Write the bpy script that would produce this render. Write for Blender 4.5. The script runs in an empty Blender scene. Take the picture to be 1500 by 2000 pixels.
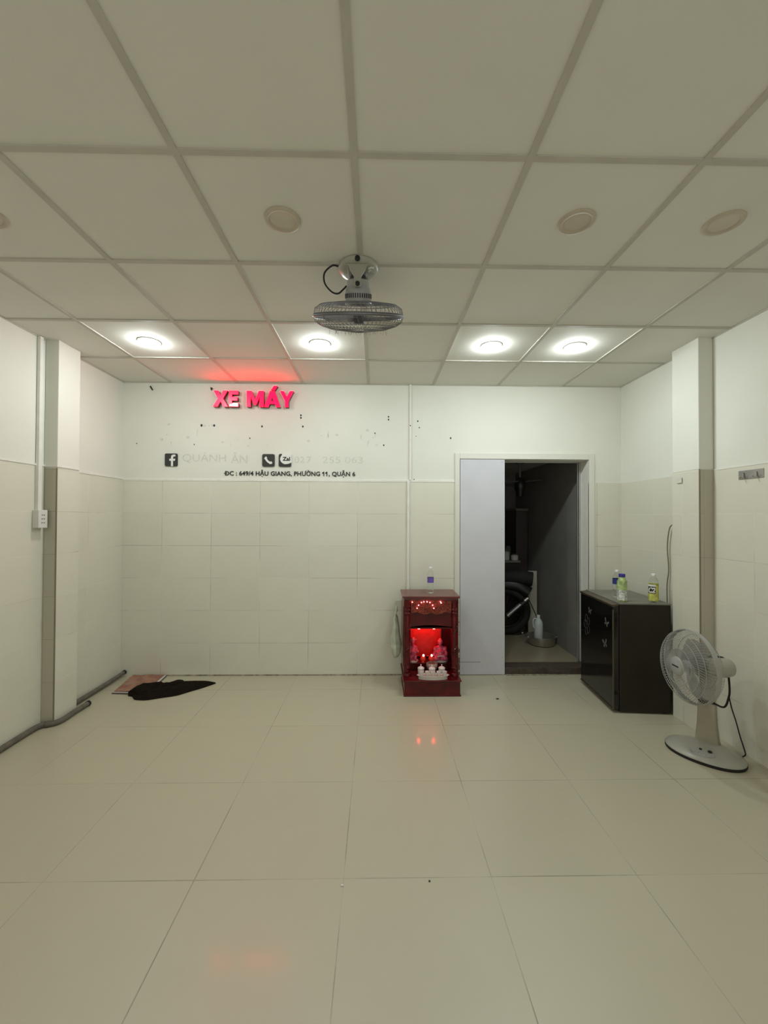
import bpy, bmesh, math, random
from mathutils import Vector, Matrix
random.seed(4)
PI = math.pi
scene = bpy.context.scene
COL = scene.collection

# ------------------------------------------------------------------ camera
YAW, PITCH, ROLL, FPX = 0.0179, 0.0126, 0.0039, 791.0
CAMZ = 1.4431
cd = bpy.data.cameras.new('camera'); cam = bpy.data.objects.new('camera', cd); COL.objects.link(cam)
fw = Vector((math.sin(YAW)*math.cos(PITCH), math.cos(YAW)*math.cos(PITCH), math.sin(PITCH)))
rt0 = Vector((math.cos(YAW), -math.sin(YAW), 0)); up0 = rt0.cross(fw)
rt = rt0*math.cos(ROLL) + up0*math.sin(ROLL); up = -rt0*math.sin(ROLL) + up0*math.cos(ROLL)
cam.matrix_world = Matrix(((rt.x, up.x, -fw.x, 0), (rt.y, up.y, -fw.y, 0), (rt.z, up.z, -fw.z, CAMZ), (0, 0, 0, 1)))
cd.sensor_fit = 'VERTICAL'; cd.sensor_height = 36.0; cd.lens = 36.0*FPX/2000.0
cd.clip_start = 0.05; cd.clip_end = 100
scene.camera = cam

# ------------------------------------------------------------------ world, exposure
w = bpy.data.worlds.new('world'); scene.world = w; w.use_nodes = True
w.node_tree.nodes['Background'].inputs[0].default_value = (1.0, 0.97, 0.90, 1)
w.node_tree.nodes['Background'].inputs[1].default_value = 0.72
scene.view_settings.view_transform = 'Standard'; scene.view_settings.look = 'None'
scene.view_settings.gamma = 1.0; scene.view_settings.use_curve_mapping = False
scene.view_settings.exposure = 0.12
LAMP = 205.0          # emission of the lit downlight diffusers
LAMPC = (0.90, 0.98, 1.0)
SIGN = 17.0           # emission of the sign letters

# ------------------------------------------------------------------ room numbers
XL, XR, YW, ZC = -2.312, 2.273, 3.7225, 2.6657
YF = -1.6
DADO = 1.765

# ------------------------------------------------------------------ materials
def nodes(name):
    m = bpy.data.materials.new(name); m.use_nodes = True
    nt = m.node_tree; b = nt.nodes['Principled BSDF']
    return m, nt, b
def N(nt, t, **k):
    n = nt.nodes.new(t)
    for a, v in k.items(): setattr(n, a, v)
    return n
def setin(n, d):
    for k, v in d.items(): n.inputs[k].default_value = v
def mat(name, col, rough=0.5, metal=0.0, noise=0.06, scale=8.0, bump=0.0, bscale=60.0, trans=0.0, ior=1.45, coat=0.0, alpha=1.0, emit=None, es=0.0, spec=0.5):
    m, nt, b = nodes(name)
    setin(b, {'Roughness': rough, 'Metallic': metal, 'Transmission Weight': trans, 'IOR': ior, 'Coat Weight': coat, 'Coat Roughness': 0.08, 'Alpha': alpha, 'Specular IOR Level': spec})
    tc = N(nt, 'ShaderNodeTexCoord'); no = N(nt, 'ShaderNodeTexNoise'); setin(no, {'Scale': scale, 'Detail': 4.0})
    nt.links.new(tc.outputs['Object'], no.inputs['Vector'])
    r = N(nt, 'ShaderNodeValToRGB')
    r.color_ramp.elements[0].position = 0.3; r.color_ramp.elements[1].position = 0.7
    c = Vector(col[:3])
    r.color_ramp.elements[0].color = (*(c*(1-noise)), 1); r.color_ramp.elements[1].color = (*[min(1, x) for x in c*(1+noise)], 1)
    nt.links.new(no.outputs['Fac'], r.inputs['Fac']); nt.links.new(r.outputs['Color'], b.inputs['Base Color'])
    if bump:
        n2 = N(nt, 'ShaderNodeTexNoise'); setin(n2, {'Scale': bscale, 'Detail': 3.0}); bp = N(nt, 'ShaderNodeBump'); setin(bp, {'Strength': bump, 'Distance': 0.01})
        nt.links.new(tc.outputs['Object'], n2.inputs['Vector']); nt.links.new(n2.outputs['Fac'], bp.inputs['Height']); nt.links.new(bp.outputs['Normal'], b.inputs['Normal'])
    if emit: setin(b, {'Emission Color': (*emit, 1), 'Emission Strength': es})
    return m
def mth(nt, op, a, b=None, c=None):
    n = N(nt, 'ShaderNodeMath', operation=op)
    for i, v in enumerate((a, b, c)):
        if v is None: continue
        if isinstance(v, (int, float)): n.inputs[i].default_value = v
        else: nt.links.new(v, n.inputs[i])
    return n.outputs[0]
def tile(name, ax, org, size, gw, col, gcol, rough, var=0.035, bump=0.15, show=(0.4, 0.62), colour_noise=0.03, top=None):
    """tiles with grout lines that come and go; ax = the two object axes of the surface"""
    m, nt, b = nodes(name)
    tc = N(nt, 'ShaderNodeTexCoord'); sp = N(nt, 'ShaderNodeSeparateXYZ'); nt.links.new(tc.outputs['Object'], sp.inputs[0])
    u = [sp.outputs[a] for a in ax]
    cell, line = [], None
    for i in range(2):
        t = mth(nt, 'DIVIDE', mth(nt, 'SUBTRACT', u[i], org[i]), size[i])
        cell.append(mth(nt, 'FLOOR', t)); f = mth(nt, 'FRACT', t)
        d = mth(nt, 'MINIMUM', f, mth(nt, 'SUBTRACT', 1.0, f))
        l = mth(nt, 'LESS_THAN', mth(nt, 'MULTIPLY', d, size[i]), gw/2)
        line = l if line is None else mth(nt, 'MAXIMUM', line, l)
    cv = N(nt, 'ShaderNodeCombineXYZ'); nt.links.new(cell[0], cv.inputs[0]); nt.links.new(cell[1], cv.inputs[1])
    wn = N(nt, 'ShaderNodeTexWhiteNoise'); nt.links.new(cv.outputs[0], wn.inputs['Vector'])
    no = N(nt, 'ShaderNodeTexNoise'); setin(no, {'Scale': 1.9, 'Detail': 5.0, 'Roughness': 0.6}); nt.links.new(tc.outputs['Object'], no.inputs['Vector'])
    vis = N(nt, 'ShaderNodeMapRange'); setin(vis, {'From Min': show[0], 'From Max': show[1], 'To Min': 0.04, 'To Max': 0.8}); nt.links.new(no.outputs['Fac'], vis.inputs[0])
    v = mth(nt, 'ADD', mth(nt, 'MULTIPLY', mth(nt, 'SUBTRACT', wn.outputs['Value'], 0.5), var), 1.0)
    n3 = N(nt, 'ShaderNodeTexNoise'); setin(n3, {'Scale': 6.0, 'Detail': 6.0}); nt.links.new(tc.outputs['Object'], n3.inputs['Vector'])
    v = mth(nt, 'ADD', v, mth(nt, 'MULTIPLY', mth(nt, 'SUBTRACT', n3.outputs['Fac'], 0.5), colour_noise*2))
    base = N(nt, 'ShaderNodeVectorMath', operation='SCALE'); base.inputs[0].default_value = col; nt.links.new(v, base.inputs['Scale'])
    mx = N(nt, 'ShaderNodeMix', data_type='RGBA'); mx.inputs['B'].default_value = (*gcol, 1)
    nt.links.new(base.outputs[0], mx.inputs['A']); nt.links.new(mth(nt, 'MULTIPLY', line, vis.outputs[0]), mx.inputs['Factor'])
    out = mx.outputs['Result']
    nt.links.new(out, b.inputs['Base Color'])
    rr = mth(nt, 'ADD', rough, mth(nt, 'MULTIPLY', line, 0.3)); nt.links.new(rr, b.inputs['Roughness'])
    n4 = N(nt, 'ShaderNodeTexNoise'); setin(n4, {'Scale': 3.0, 'Detail': 2.0}); nt.links.new(tc.outputs['Object'], n4.inputs['Vector'])
    hh = mth(nt, 'SUBTRACT', mth(nt, 'MULTIPLY', n4.outputs['Fac'], 0.1), mth(nt, 'MULTIPLY', line, 0.25))
    bp = N(nt, 'ShaderNodeBump'); setin(bp, {'Strength': bump, 'Distance': 0.01}); nt.links.new(hh, bp.inputs['Height']); nt.links.new(bp.outputs['Normal'], b.inputs['Normal'])
    return m

CREAM = (0.70, 0.685, 0.57)
M = {}
M['floor'] = tile('floor_tile', (0, 1), (-0.1261, 2.2291), (0.592, 0.592), 0.0038, (0.475, 0.44, 0.315), (0.17, 0.15, 0.11), 0.42, var=0.03, bump=0.03, show=(0.40, 0.62))
_fb = M['floor'].node_tree.nodes['Principled BSDF']; setin(_fb, {'Coat Weight': 0.22, 'Coat Roughness': 0.09, 'Specular IOR Level': 0.85})
M['tile_back'] = tile('wall_tile_back', (0, 2), (-0.62, 0.0), (0.4435, 0.2945), 0.0045, CREAM, (0.36, 0.34, 0.27), 0.22, show=(0.42, 0.6))
M['tile_side'] = tile('wall_tile_side', (1, 2), (0.62, 0.0), (0.4435, 0.2945), 0.0045, CREAM, (0.36, 0.34, 0.27), 0.24, show=(0.5, 0.68))
M['paint'] = mat('painted_plaster', (0.745, 0.745, 0.66), 0.75, noise=0.025, scale=2.5, bump=0.08, bscale=14)
M['trimwhite'] = mat('white_trim_paint', (0.78, 0.77, 0.70), 0.6, noise=0.04, scale=20, bump=0.1)
M['panel'] = mat('ceiling_panel', (0.745, 0.735, 0.665), 0.85, noise=0.02, scale=3, bump=0.05, bscale=220)
M['tbar'] = mat('ceiling_bar', (0.53, 0.51, 0.44), 0.6, noise=0.05)
M['gap'] = mat('dark_gap', (0.05, 0.045, 0.04), 0.9)
M['doorpanel'] = mat('door_panel_grey', (0.60, 0.60, 0.63), 0.42, noise=0.03, scale=5)
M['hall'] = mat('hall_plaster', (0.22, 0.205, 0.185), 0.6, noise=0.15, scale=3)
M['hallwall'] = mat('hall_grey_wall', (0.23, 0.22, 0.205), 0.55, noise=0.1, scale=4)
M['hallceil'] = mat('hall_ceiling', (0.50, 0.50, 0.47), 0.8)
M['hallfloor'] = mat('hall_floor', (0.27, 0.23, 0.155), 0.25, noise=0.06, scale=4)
M['sill'] = mat('dark_stone_sill', (0.07, 0.055, 0.04), 0.5, noise=0.3, scale=30)
M['alu'] = mat('aluminium', (0.55, 0.55, 0.55), 0.35, 0.9)
M['steel'] = mat('steel', (0.45, 0.43, 0.40), 0.3, 1.0)
M['black'] = mat('black_plastic', (0.012, 0.012, 0.012), 0.35)
M['rubber'] = mat('black_rubber', (0.015, 0.014, 0.013), 0.8)
M['white_plastic'] = mat('white_plastic', (0.72, 0.71, 0.66), 0.35)
M['fan_white'] = mat('aged_white_plastic', (0.37, 0.36, 0.30), 0.32, noise=0.05)
M['fan_column'] = mat('yellowed_fan_column', (0.33, 0.30, 0.215), 0.4, noise=0.08)
M['fan_grey'] = mat('grey_plastic', (0.36, 0.36, 0.35), 0.4)
M['darkgrey'] = mat('dark_grey_plastic', (0.13, 0.13, 0.13), 0.4)
M['cagewire'] = mat('cage_wire_grey', (0.21, 0.21, 0.225), 0.4, 0.5)
M['cagewhite'] = mat('cage_wire_white', (0.35, 0.35, 0.315), 0.35)
M['blade'] = mat('translucent_blade', (0.36, 0.36, 0.36), 0.25, alpha=0.7)
M['bladedark'] = mat('grey_fan_blade', (0.26, 0.26, 0.29), 0.3, alpha=0.8)
M['pipe'] = mat('grey_floor_pipe', (0.13, 0.115, 0.09), 0.6, noise=0.25, scale=20)
M['cable'] = mat('brown_cable', (0.24, 0.20, 0.14), 0.6)
M['ringoff'] = mat('aged_lamp_ring', (0.52, 0.46, 0.36), 0.5)
M['diffoff'] = mat('unlit_diffuser', (0.60, 0.54, 0.44), 0.4)
M['diffon'] = mat('lit_diffuser', (0.9, 0.9, 0.9), 0.4, emit=LAMPC, es=LAMP)
M['letter_side'] = mat('letter_side', (0.17, 0.008, 0.035), 0.4)
M['letter_face'] = mat('letter_face', (0.5, 0.01, 0.05), 0.3, emit=(1.0, 0.0, 0.0054), es=SIGN)
M['letter_rim'] = mat('letter_rim', (0.8, 0.2, 0.3), 0.3, emit=(1.0, 0.013, 0.021), es=SIGN)
M['letter_patch'] = mat('letter_patch', (0.8, 0.75, 0.75), 0.5, emit=(1.0, 0.72, 0.75), es=1.0)
M['ink'] = mat('black_vinyl', (0.018, 0.018, 0.016), 0.45)
M['iconblack'] = mat('icon_charcoal', (0.035, 0.036, 0.034), 0.45)
M['vinylwhite'] = mat('white_vinyl', (0.78, 0.79, 0.75), 0.4)
M['ghost'] = mat('glue_trace', (0.63, 0.63, 0.555), 0.6, noise=0.08, scale=60)
M['lacquer'] = mat('red_lacquer', (0.085, 0.0018, 0.003), 0.28, coat=0.25, noise=0.4, scale=14, spec=0.3)
M['lacquer_top'] = mat('red_lacquer_top', (0.12, 0.016, 0.012), 0.34, coat=0.4, noise=0.3, scale=10)
M['carved'] = mat('carved_red_gilt', (0.22, 0.035, 0.015), 0.35, noise=0.7, scale=70, bump=0.8, bscale=70)
M['redboard'] = mat('red_backboard', (0.62, 0.015, 0.012), 0.4, noise=0.15, scale=30)
M['ledred'] = mat('red_led', (1, 0.3, 0.3), 0.3, emit=(1.0, 0.22, 0.24), es=16.0)
M['bulbred'] = mat('red_bulb', (1, 0.3, 0.3), 0.3, emit=(1.0, 0.035, 0.03), es=85.0)
M['bulbwhite'] = mat('small_white_bulb', (1, 0.8, 0.7), 0.3, emit=(1.0, 0.75, 0.62), es=2.0)
M['statue'] = mat('porcelain_statue', (0.74, 0.20, 0.26), 0.2, noise=0.35, scale=45, coat=0.4)  # pink glow of the red altar lamps is put into the porcelain colour
M['statue2'] = mat('porcelain_robe', (0.78, 0.10, 0.20), 0.2, noise=0.5, scale=60, coat=0.4)  # robe colour also carries the red lamp glow
M['porcelain'] = mat('white_porcelain', (0.72, 0.66, 0.62), 0.2, coat=0.5)
M['incense'] = mat('stone_bowl', (0.36, 0.32, 0.25), 0.5, noise=0.4, scale=90)
M['tray'] = mat('white_tray', (0.62, 0.58, 0.52), 0.3)
M['redglass'] = mat('red_glass', (0.75, 0.05, 0.03), 0.15, coat=0.5, emit=(1, 0.06, 0.02), es=0.12)
M['bag'] = mat('pale_green_plastic_bag', (0.55, 0.60, 0.46), 0.25, noise=0.25, scale=18, alpha=0.72)
M['pet'] = mat('clear_plastic', (0.93, 0.96, 0.96), 0.04, trans=1.0, ior=1.12, noise=0.0)
M['purple'] = mat('purple_label', (0.16, 0.10, 0.42), 0.4, noise=0.2, scale=60)
M['navy'] = mat('navy_label', (0.03, 0.035, 0.20), 0.4, noise=0.3, scale=60)
M['capblue'] = mat('blue_cap', (0.05, 0.045, 0.30), 0.4)
M['capclear'] = mat('pale_cap', (0.75, 0.78, 0.76), 0.35)
M['greentea'] = mat('pale_green_label', (0.36, 0.48, 0.20), 0.4, noise=0.45, scale=35)
M['greylabel'] = mat('white_pattern_label', (0.52, 0.55, 0.50), 0.4, noise=0.6, scale=60)
M['yellow'] = mat('yellow_drink', (0.55, 0.52, 0.03), 0.15, noise=0.2, scale=30, coat=0.4)
M['yellow2'] = mat('yellow_label', (0.55, 0.55, 0.12), 0.35, noise=0.35, scale=50)
M['fridge'] = mat('brown_black_enamel', (0.018, 0.013, 0.007), 0.42, noise=0.15, scale=6, spec=0.4)
M['fridgetop'] = mat('fridge_top_plate', (0.17, 0.165, 0.13), 0.4, noise=0.1, scale=6)
M['fridgedoor'] = mat('fridge_door_gloss', (0.008, 0.007, 0.006), 0.12, coat=0.3)
M['bronze'] = mat('bronze_edge', (0.11, 0.085, 0.055), 0.35, 0.5)
M['decal'] = mat('silver_decal', (0.12, 0.12, 0.115), 0.4)
M['cloth'] = mat('black_cloth', (0.012, 0.008, 0.005), 1.0, spec=0.1, noise=0.3, scale=40, bump=0.5, bscale=90)
M['magpaper'] = mat('white_paper', (0.62, 0.60, 0.55), 0.7)
M['carton'] = mat('red_printed_mat', (0.33, 0.14, 0.085), 0.65, noise=0.65, scale=11)
M['cartonedge'] = mat('dark_fabric_edge', (0.06, 0.045, 0.04), 0.8)
M['jug'] = mat('white_jug', (0.55, 0.60, 0.58), 0.4)
M['pot'] = mat('aluminium_pot', (0.45, 0.44, 0.38), 0.35, 0.85)
M['wooddark'] = mat('dark_cabinet', (0.03, 0.022, 0.018), 0.4)
M['brownface'] = mat('brown_cabinet_face', (0.07, 0.05, 0.045), 0.45)
M['plank'] = mat('pale_board', (0.48, 0.45, 0.36), 0.6)
M['plinth_dirt'] = mat('dirty_joint', (0.30, 0.27, 0.19), 0.9, noise=0.5, scale=30)

def frame_mat():
    m, nt, b = nodes('painted_frame_flaking')
    tc = N(nt, 'ShaderNodeTexCoord'); no = N(nt, 'ShaderNodeTexNoise'); setin(no, {'Scale': 22.0, 'Detail': 5.0, 'Roughness': 0.7}); nt.links.new(tc.outputs['Object'], no.inputs['Vector'])
    sp = N(nt, 'ShaderNodeSeparateXYZ'); nt.links.new(tc.outputs['Object'], sp.inputs[0])
    low = N(nt, 'ShaderNodeMapRange'); setin(low, {'From Min': 0.2, 'From Max': 1.0, 'To Min': 0.47, 'To Max': 0.76}); nt.links.new(sp.outputs[2], low.inputs[0])
    f = mth(nt, 'GREATER_THAN', no.outputs['Fac'], low.outputs[0])
    mx = N(nt, 'ShaderNodeMix', data_type='RGBA'); mx.inputs['A'].default_value = (0.70, 0.69, 0.61, 1); mx.inputs['B'].default_value = (0.16, 0.10, 0.07, 1)
    nt.links.new(f, mx.inputs['Factor']); nt.links.new(mx.outputs['Result'], b.inputs['Base Color']); b.inputs['Roughness'].default_value = 0.6
    return m
M['frame'] = frame_mat()
def print_mat():
    m, nt, b = nodes('faded_printed_pattern')
    tc = N(nt, 'ShaderNodeTexCoord'); no = N(nt, 'ShaderNodeTexNoise'); setin(no, {'Scale': 9.0, 'Detail': 5.0, 'Distortion': 1.2}); nt.links.new(tc.outputs['Object'], no.inputs['Vector'])
    r = N(nt, 'ShaderNodeValToRGB'); e = r.color_ramp.elements
    e[0].position = 0.32; e[0].color = (0.34, 0.10, 0.06, 1); e[1].position = 0.72; e[1].color = (0.40, 0.34, 0.24, 1)
    for p, c in ((0.45, (0.26, 0.13, 0.09, 1)), (0.55, (0.40, 0.19, 0.11, 1)), (0.62, (0.23, 0.22, 0.16, 1))):
        q = e.new(p); q.color = c
    nt.links.new(no.outputs['Fac'], r.inputs['Fac']); nt.links.new(r.outputs['Color'], b.inputs['Base Color']); b.inputs['Roughness'].default_value = 0.6
    return m
M['carton'] = print_mat()

# ------------------------------------------------------------------ mesh helpers
class MB:
    def __init__(s): s.bm = bmesh.new()
    def xf(s, geom, mtx):
        if mtx is not None: bmesh.ops.transform(s.bm, matrix=mtx, verts=geom)
    def box(s, x0, x1, y0, y1, z0, z1, bev=0.0, mtx=None):
        r = bmesh.ops.create_cube(s.bm, size=1.0); vs = r['verts']
        for v in vs: v.co = Vector(((x0+x1)/2 + v.co.x*(x1-x0), (y0+y1)/2 + v.co.y*(y1-y0), (z0+z1)/2 + v.co.z*(z1-z0)))
        if bev:
            es = list({e for v in vs for e in v.link_edges}); n0 = set(s.bm.verts)-set(vs)
            bmesh.ops.bevel(s.bm, geom=es, offset=bev, segments=2, affect='EDGES', profile=0.5)
            vs = [v for v in s.bm.verts if v not in n0]
        s.xf(vs, mtx); return s
    def lathe(s, prof, c=(0, 0, 0), n=32, mtx=None, rfun=None, caps=True):
        rings = []
        for (r, z) in prof:
            ring = []
            for i in range(n):
                a = 2*PI*i/n; rr = r*(rfun(a, z) if rfun else 1)
                ring.append(s.bm.verts.new((c[0]+rr*math.cos(a), c[1]+rr*math.sin(a), c[2]+z)))
            rings.append(ring)
        for a, b in zip(rings, rings[1:]):
            for i in range(n):
                s.bm.faces.new((a[i], a[(i+1) % n], b[(i+1) % n], b[i]))
        if caps:
            if prof[0][0] > 1e-5: s.bm.faces.new(rings[0][::-1])
            if prof[-1][0] > 1e-5: s.bm.faces.new(rings[-1])
        s.xf([v for r in rings for v in r], mtx); return s
    def tube(s, pts, r, n=8, closed=False, mtx=None):
        pts = [Vector(p) for p in pts]; L = len(pts); rings = []
        nrm = None
        for i, p in enumerate(pts):
            if closed: t = pts[(i+1) % L]-pts[i-1]
            else: t = pts[min(i+1, L-1)]-pts[max(i-1, 0)]
            t.normalize()
            if nrm is None:
                nrm = t.orthogonal().normalized()
            nrm = (nrm - t*nrm.dot(t)).normalized(); bn = t.cross(nrm)
            rad = r[i] if isinstance(r, (list, tuple)) else r
            rings.append([s.bm.verts.new(p + nrm*rad*math.cos(2*PI*k/n) + bn*rad*math.sin(2*PI*k/n)) for k in range(n)])
        m = L if closed else L-1
        for i in range(m):
            a, b = rings[i], rings[(i+1) % L]
            off = 0
            if closed and i == L-1:
                off = min(range(n), key=lambda k: (a[0].co-b[k].co).length)
            for k in range(n):
                s.bm.faces.new((a[k], a[(k+1) % n], b[(k+1+off) % n], b[(k+off) % n]))
        if not closed: s.bm.faces.new(rings[0][::-1]); s.bm.faces.new(rings[-1])
        s.xf([v for q in rings for v in q], mtx); return s
    def ball(s, c, r, n=16, mtx=None):
        res = bmesh.ops.create_uvsphere(s.bm, u_segments=n, v_segments=max(6, n//2), radius=1.0)
        rr = r if isinstance(r, (tuple, list)) else (r, r, r)
        for v in res['verts']: v.co = Vector((c[0]+v.co.x*rr[0], c[1]+v.co.y*rr[1], c[2]+v.co.z*rr[2]))
        s.xf(res['verts'], mtx); return s
    def prism(s, poly, d0, d1, plane='xz', mtx=None):
        """poly in a plane, extruded between d0 and d1 along the third axis"""
        def P(a, b, d):
            return {'xz': (a, d, b), 'xy': (a, b, d), 'yz': (d, a, b)}[plane]
        A = [s.bm.verts.new(P(a, b, d0)) for a, b in poly]; B = [s.bm.verts.new(P(a, b, d1)) for a, b in poly]
        n = len(poly); s.bm.faces.new(A); s.bm.faces.new(B[::-1])
        for i in range(n): s.bm.faces.new((A[i], B[i], B[(i+1) % n], A[(i+1) % n]))
        s.xf(A+B, mtx); return s
    def build(s, name, m, parent=None, smooth=False, bevel=0.0, loc=None):
        bmesh.ops.recalc_face_normals(s.bm, faces=s.bm.faces)
        me = bpy.data.meshes.new(name); s.bm.to_mesh(me); s.bm.free()
        if smooth:
            for p in me.polygons: p.use_smooth = True
        if isinstance(m, (list, tuple)):
            for q in m: me.materials.append(M[q])
        else: me.materials.append(M[m])
        o = bpy.data.objects.new(name, me); COL.objects.link(o)
        if parent: o.parent = parent
        if loc: o.location = loc
        if bevel:
            b = o.modifiers.new('bevel', 'BEVEL'); b.width = bevel; b.segments = 2; b.limit_method = 'ANGLE'; b.angle_limit = 0.6
        if smooth:
            e = o.modifiers.new('split', 'EDGE_SPLIT'); e.split_angle = 0.9
        return o
def tag(o, label, cat, group=None, kind=None):
    o['label'] = label; o['category'] = cat
    if group: o['group'] = group
    if kind: o['kind'] = kind
    return o
def thing(name, label, cat, loc=(0, 0, 0), rz=0, group=None):
    o = bpy.data.objects.new(name, None); COL.objects.link(o); o.location = loc; o.rotation_euler = (0, 0, rz)
    o.empty_display_size = 0.05
    return tag(o, label, cat, group)
def struct(o, label=None, cat=None):
    o['kind'] = 'structure'
    if label: o['label'] = label
    if cat: o['category'] = cat
    return o
def dup(o, parent=None):
    c = o.copy(); COL.objects.link(c)
    if parent: c.parent = parent
    for ch in list(o.children): dup(ch, c)
    return c
def text_mesh(body, size, offset=0.0, extrude=0.001, space=1.0, align='LEFT', shear=0.0):
    cu = bpy.data.curves.new('lettering', 'FONT'); cu.body = body; cu.size = size; cu.offset = offset; cu.extrude = extrude
    cu.space_character = space; cu.align_x = align; cu.resolution_u = 3; cu.shear = shear
    t = bpy.data.objects.new('lettering', cu); COL.objects.link(t)
    dg = bpy.context.evaluated_depsgraph_get(); me = bpy.data.meshes.new_from_object(t.evaluated_get(dg))
    bpy.data.objects.remove(t); bpy.data.curves.remove(cu)
    return me
def text_obj(name, body, m, x0, x1, z0, z1, y, parent=None, offset=0.0, space=1.0, thick=0.0015, shear=0.0):
    """lettering on a wall facing -Y fitted into x0..x1, z0..z1"""
    me = text_mesh(body, 0.1, offset, thick, space, shear=shear)
    xs = [v.co.x for v in me.vertices]; ys = [v.co.y for v in me.vertices]
    sx = (x1-x0)/(max(xs)-min(xs)); sz = (z1-z0)/(max(ys)-min(ys)); mx, my = min(xs), min(ys)
    for v in me.vertices:
        v.co = Vector((x0+(v.co.x-mx)*sx, y-v.co.z, z0+(v.co.y-my)*sz))
    me.materials.clear(); me.materials.append(M[m])
    o = bpy.data.objects.new(name, me); COL.objects.link(o)
    if parent: o.parent = parent
    return o
def bez(pts, n=12):
    """Catmull-Rom through points"""
    P = [Vector(p) for p in pts]; P = [P[0]*2-P[1]] + P + [P[-1]*2-P[-2]]; out = []
    for i in range(1, len(P)-2):
        a, b, c, d = P[i-1:i+3]
        for k in range(n):
            t = k/n
            out.append(0.5*((2*b) + (c-a)*t + (2*a-5*b+4*c-d)*t*t + (3*b-a-3*c+d)*t**3))
    out.append(P[-2]); return out

# ================================================================== ROOM SHELL
HX0, HX1, HY1, HZ = -0.55, 1.965, 5.7, 2.07      # dark room behind
WT = 0.14                                         # thickness of back wall
DX0, DX1, DZ = 0.763, 1.963, 1.982                # door opening
SILL = 0.068
struct(MB().box(XL-0.2, XR+0.2, YF, YW+0.01, -0.12, 0.0).build('floor', 'floor'))
# back wall: pieces round the opening; the tiled dado is a second mesh 8 mm proud
b = MB()
b.box(XL-0.2, DX0, YW, YW+WT, 0, ZC+0.3); b.box(DX1, XR+0.2, YW, YW+WT, 0, ZC+0.3); b.box(DX0, DX1, YW, YW+WT, DZ, ZC+0.3)
wall_back = struct(b.build('wall_back', 'paint'))
b = MB(); b.box(XL, DX0, YW-0.006, YW, 0, DADO); b.box(DX1, XR, YW-0.006, YW, 0, DADO)
b.build('tiled_dado', 'tile_back', wall_back)
b = MB(); b.box(XL, DX0-0.045, YW-0.009, YW, DADO, DADO+0.022); b.box(DX1+0.045, XR, YW-0.007, YW, DADO, DADO+0.006)
b.build('dado_cap', 'trimwhite', wall_back, bevel=0.002)
b = MB(); b.box(XL+0.3, DX0-0.05, YW-0.012, YW-0.004, 0.0, 0.010); b.box(1.19, 1.75, YW-0.03, YW, -0.001, 0.004)
b.build('dirty_joint', 'plinth_dirt', wall_back)

wall_left = struct(MB().box(XL-0.15, XL, YF, YW, 0, ZC+0.3).build('wall_left', 'paint'))
MB().box(XL, XL+0.006, YF, YW-0.007, 0, DADO+0.02).build('tiled_dado', 'tile_side', wall_left)
MB().box(XL, XL+0.010, YF, 2.85, DADO+0.02, DADO+0.032).build('dado_cap', 'trimwhite', wall_left)
MB().box(XL, XL+0.010, 3.06, YW-0.01, DADO+0.012, DADO+0.03).build('dado_cap', 'trimwhite', wall_left)
wall_right = struct(MB().box(XR, XR+0.15, YF, YW, 0, ZC+0.3).build('wall_right', 'paint'))
MB().box(XR-0.006, XR, YF, YW-0.007, 0, DADO).build('tiled_dado', 'tile_side', wall_right)
MB().box(XR-0.008, XR, YF, 2.69, DADO, DADO+0.008).build('dado_cap', 'trimwhite', wall_right)
# two shallow wall columns
PLX, PLY0, PLY1 = -2.219, 2.85, 3.055
PRX, PRY0, PRY1 = 2.172, 2.690, 2.935
M['tile_pil'] = tile('column_tile_front', (0, 2), (-5.0, 0.0), (0.9, 0.2945), 0.004, (0.50, 0.47, 0.37), (0.30, 0.26, 0.18), 0.3)
def pillar(name, x0, x1, y0, y1, face, cap):
    st = struct(MB().box(x0, x1, y0, y1, DADO+0.01, ZC+0.02, 0.003).build(name, 'paint'))
    b = MB(); b.box(x0, x1, y0-0.004, y1+0.004, 0, DADO+0.01)
    o = b.build('column_tiles', 'tile_side', st)
    # narrow near side: brownish tile edges, with its shade put into the darker colour
    b = MB(); b.box(min(x0, x1)+0.006, max(x0, x1)-0.006, y0-0.0055, y0-0.0035, 0.0, DADO+0.006); b.build('column_edge_tiles', 'tile_pil', st)
    if cap:
        MB().box(x0, x1+0.004, y0-0.006, y1+0.006, DADO+0.018, DADO+0.03).build('column_cap', 'trimwhite', st)
    # corner bead
    MB().box(face-0.003, face+0.003, y0-0.007, y0-0.001, 0.0, DADO+0.01).build('corner_bead', 'cable', st)
    return st
pillar('trim_1', XL+0.001, PLX, PLY0, PLY1, PLX, True)
pillar('trim_2', PRX, XR-0.001, PRY0, PRY1, PRX, False)

# ceiling: panels with T bars
GX, GY, SX, SY = -0.0816, 1.3531, 0.600, 0.597
struct(MB().box(XL-0.1, XR+0.1, YF, YW+0.05, ZC+0.03, ZC+0.10).build('ceiling', 'gap'))
ceiling = bpy.data.objects['ceiling']
b = MB(); i0 = -5; BW = 0.012
for i in range(-5, 5):
    for j in range(-6, 5):
        x0, x1 = GX+SX*i+0.004, GX+SX*(i+1)-0.004; y0, y1 = GY+SY*j+0.004, GY+SY*(j+1)-0.004
        x0, x1 = max(x0, XL), min(x1, XR); y0, y1 = max(y0, YF), min(y1, YW)
        if x1-x0 > 0.02 and y1-y0 > 0.02: b.box(x0, x1, y0, y1, ZC+0.002+random.uniform(0, 0.0015), ZC+0.02)
b.build('ceiling_panels', 'panel', ceiling)
b = MB()
for i in range(-3, 5):
    x = GX+SX*i
    if XL < x < XR: b.box(x-BW, x+BW, YF, YW-0.001, ZC-0.003, ZC+0.012)
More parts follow.
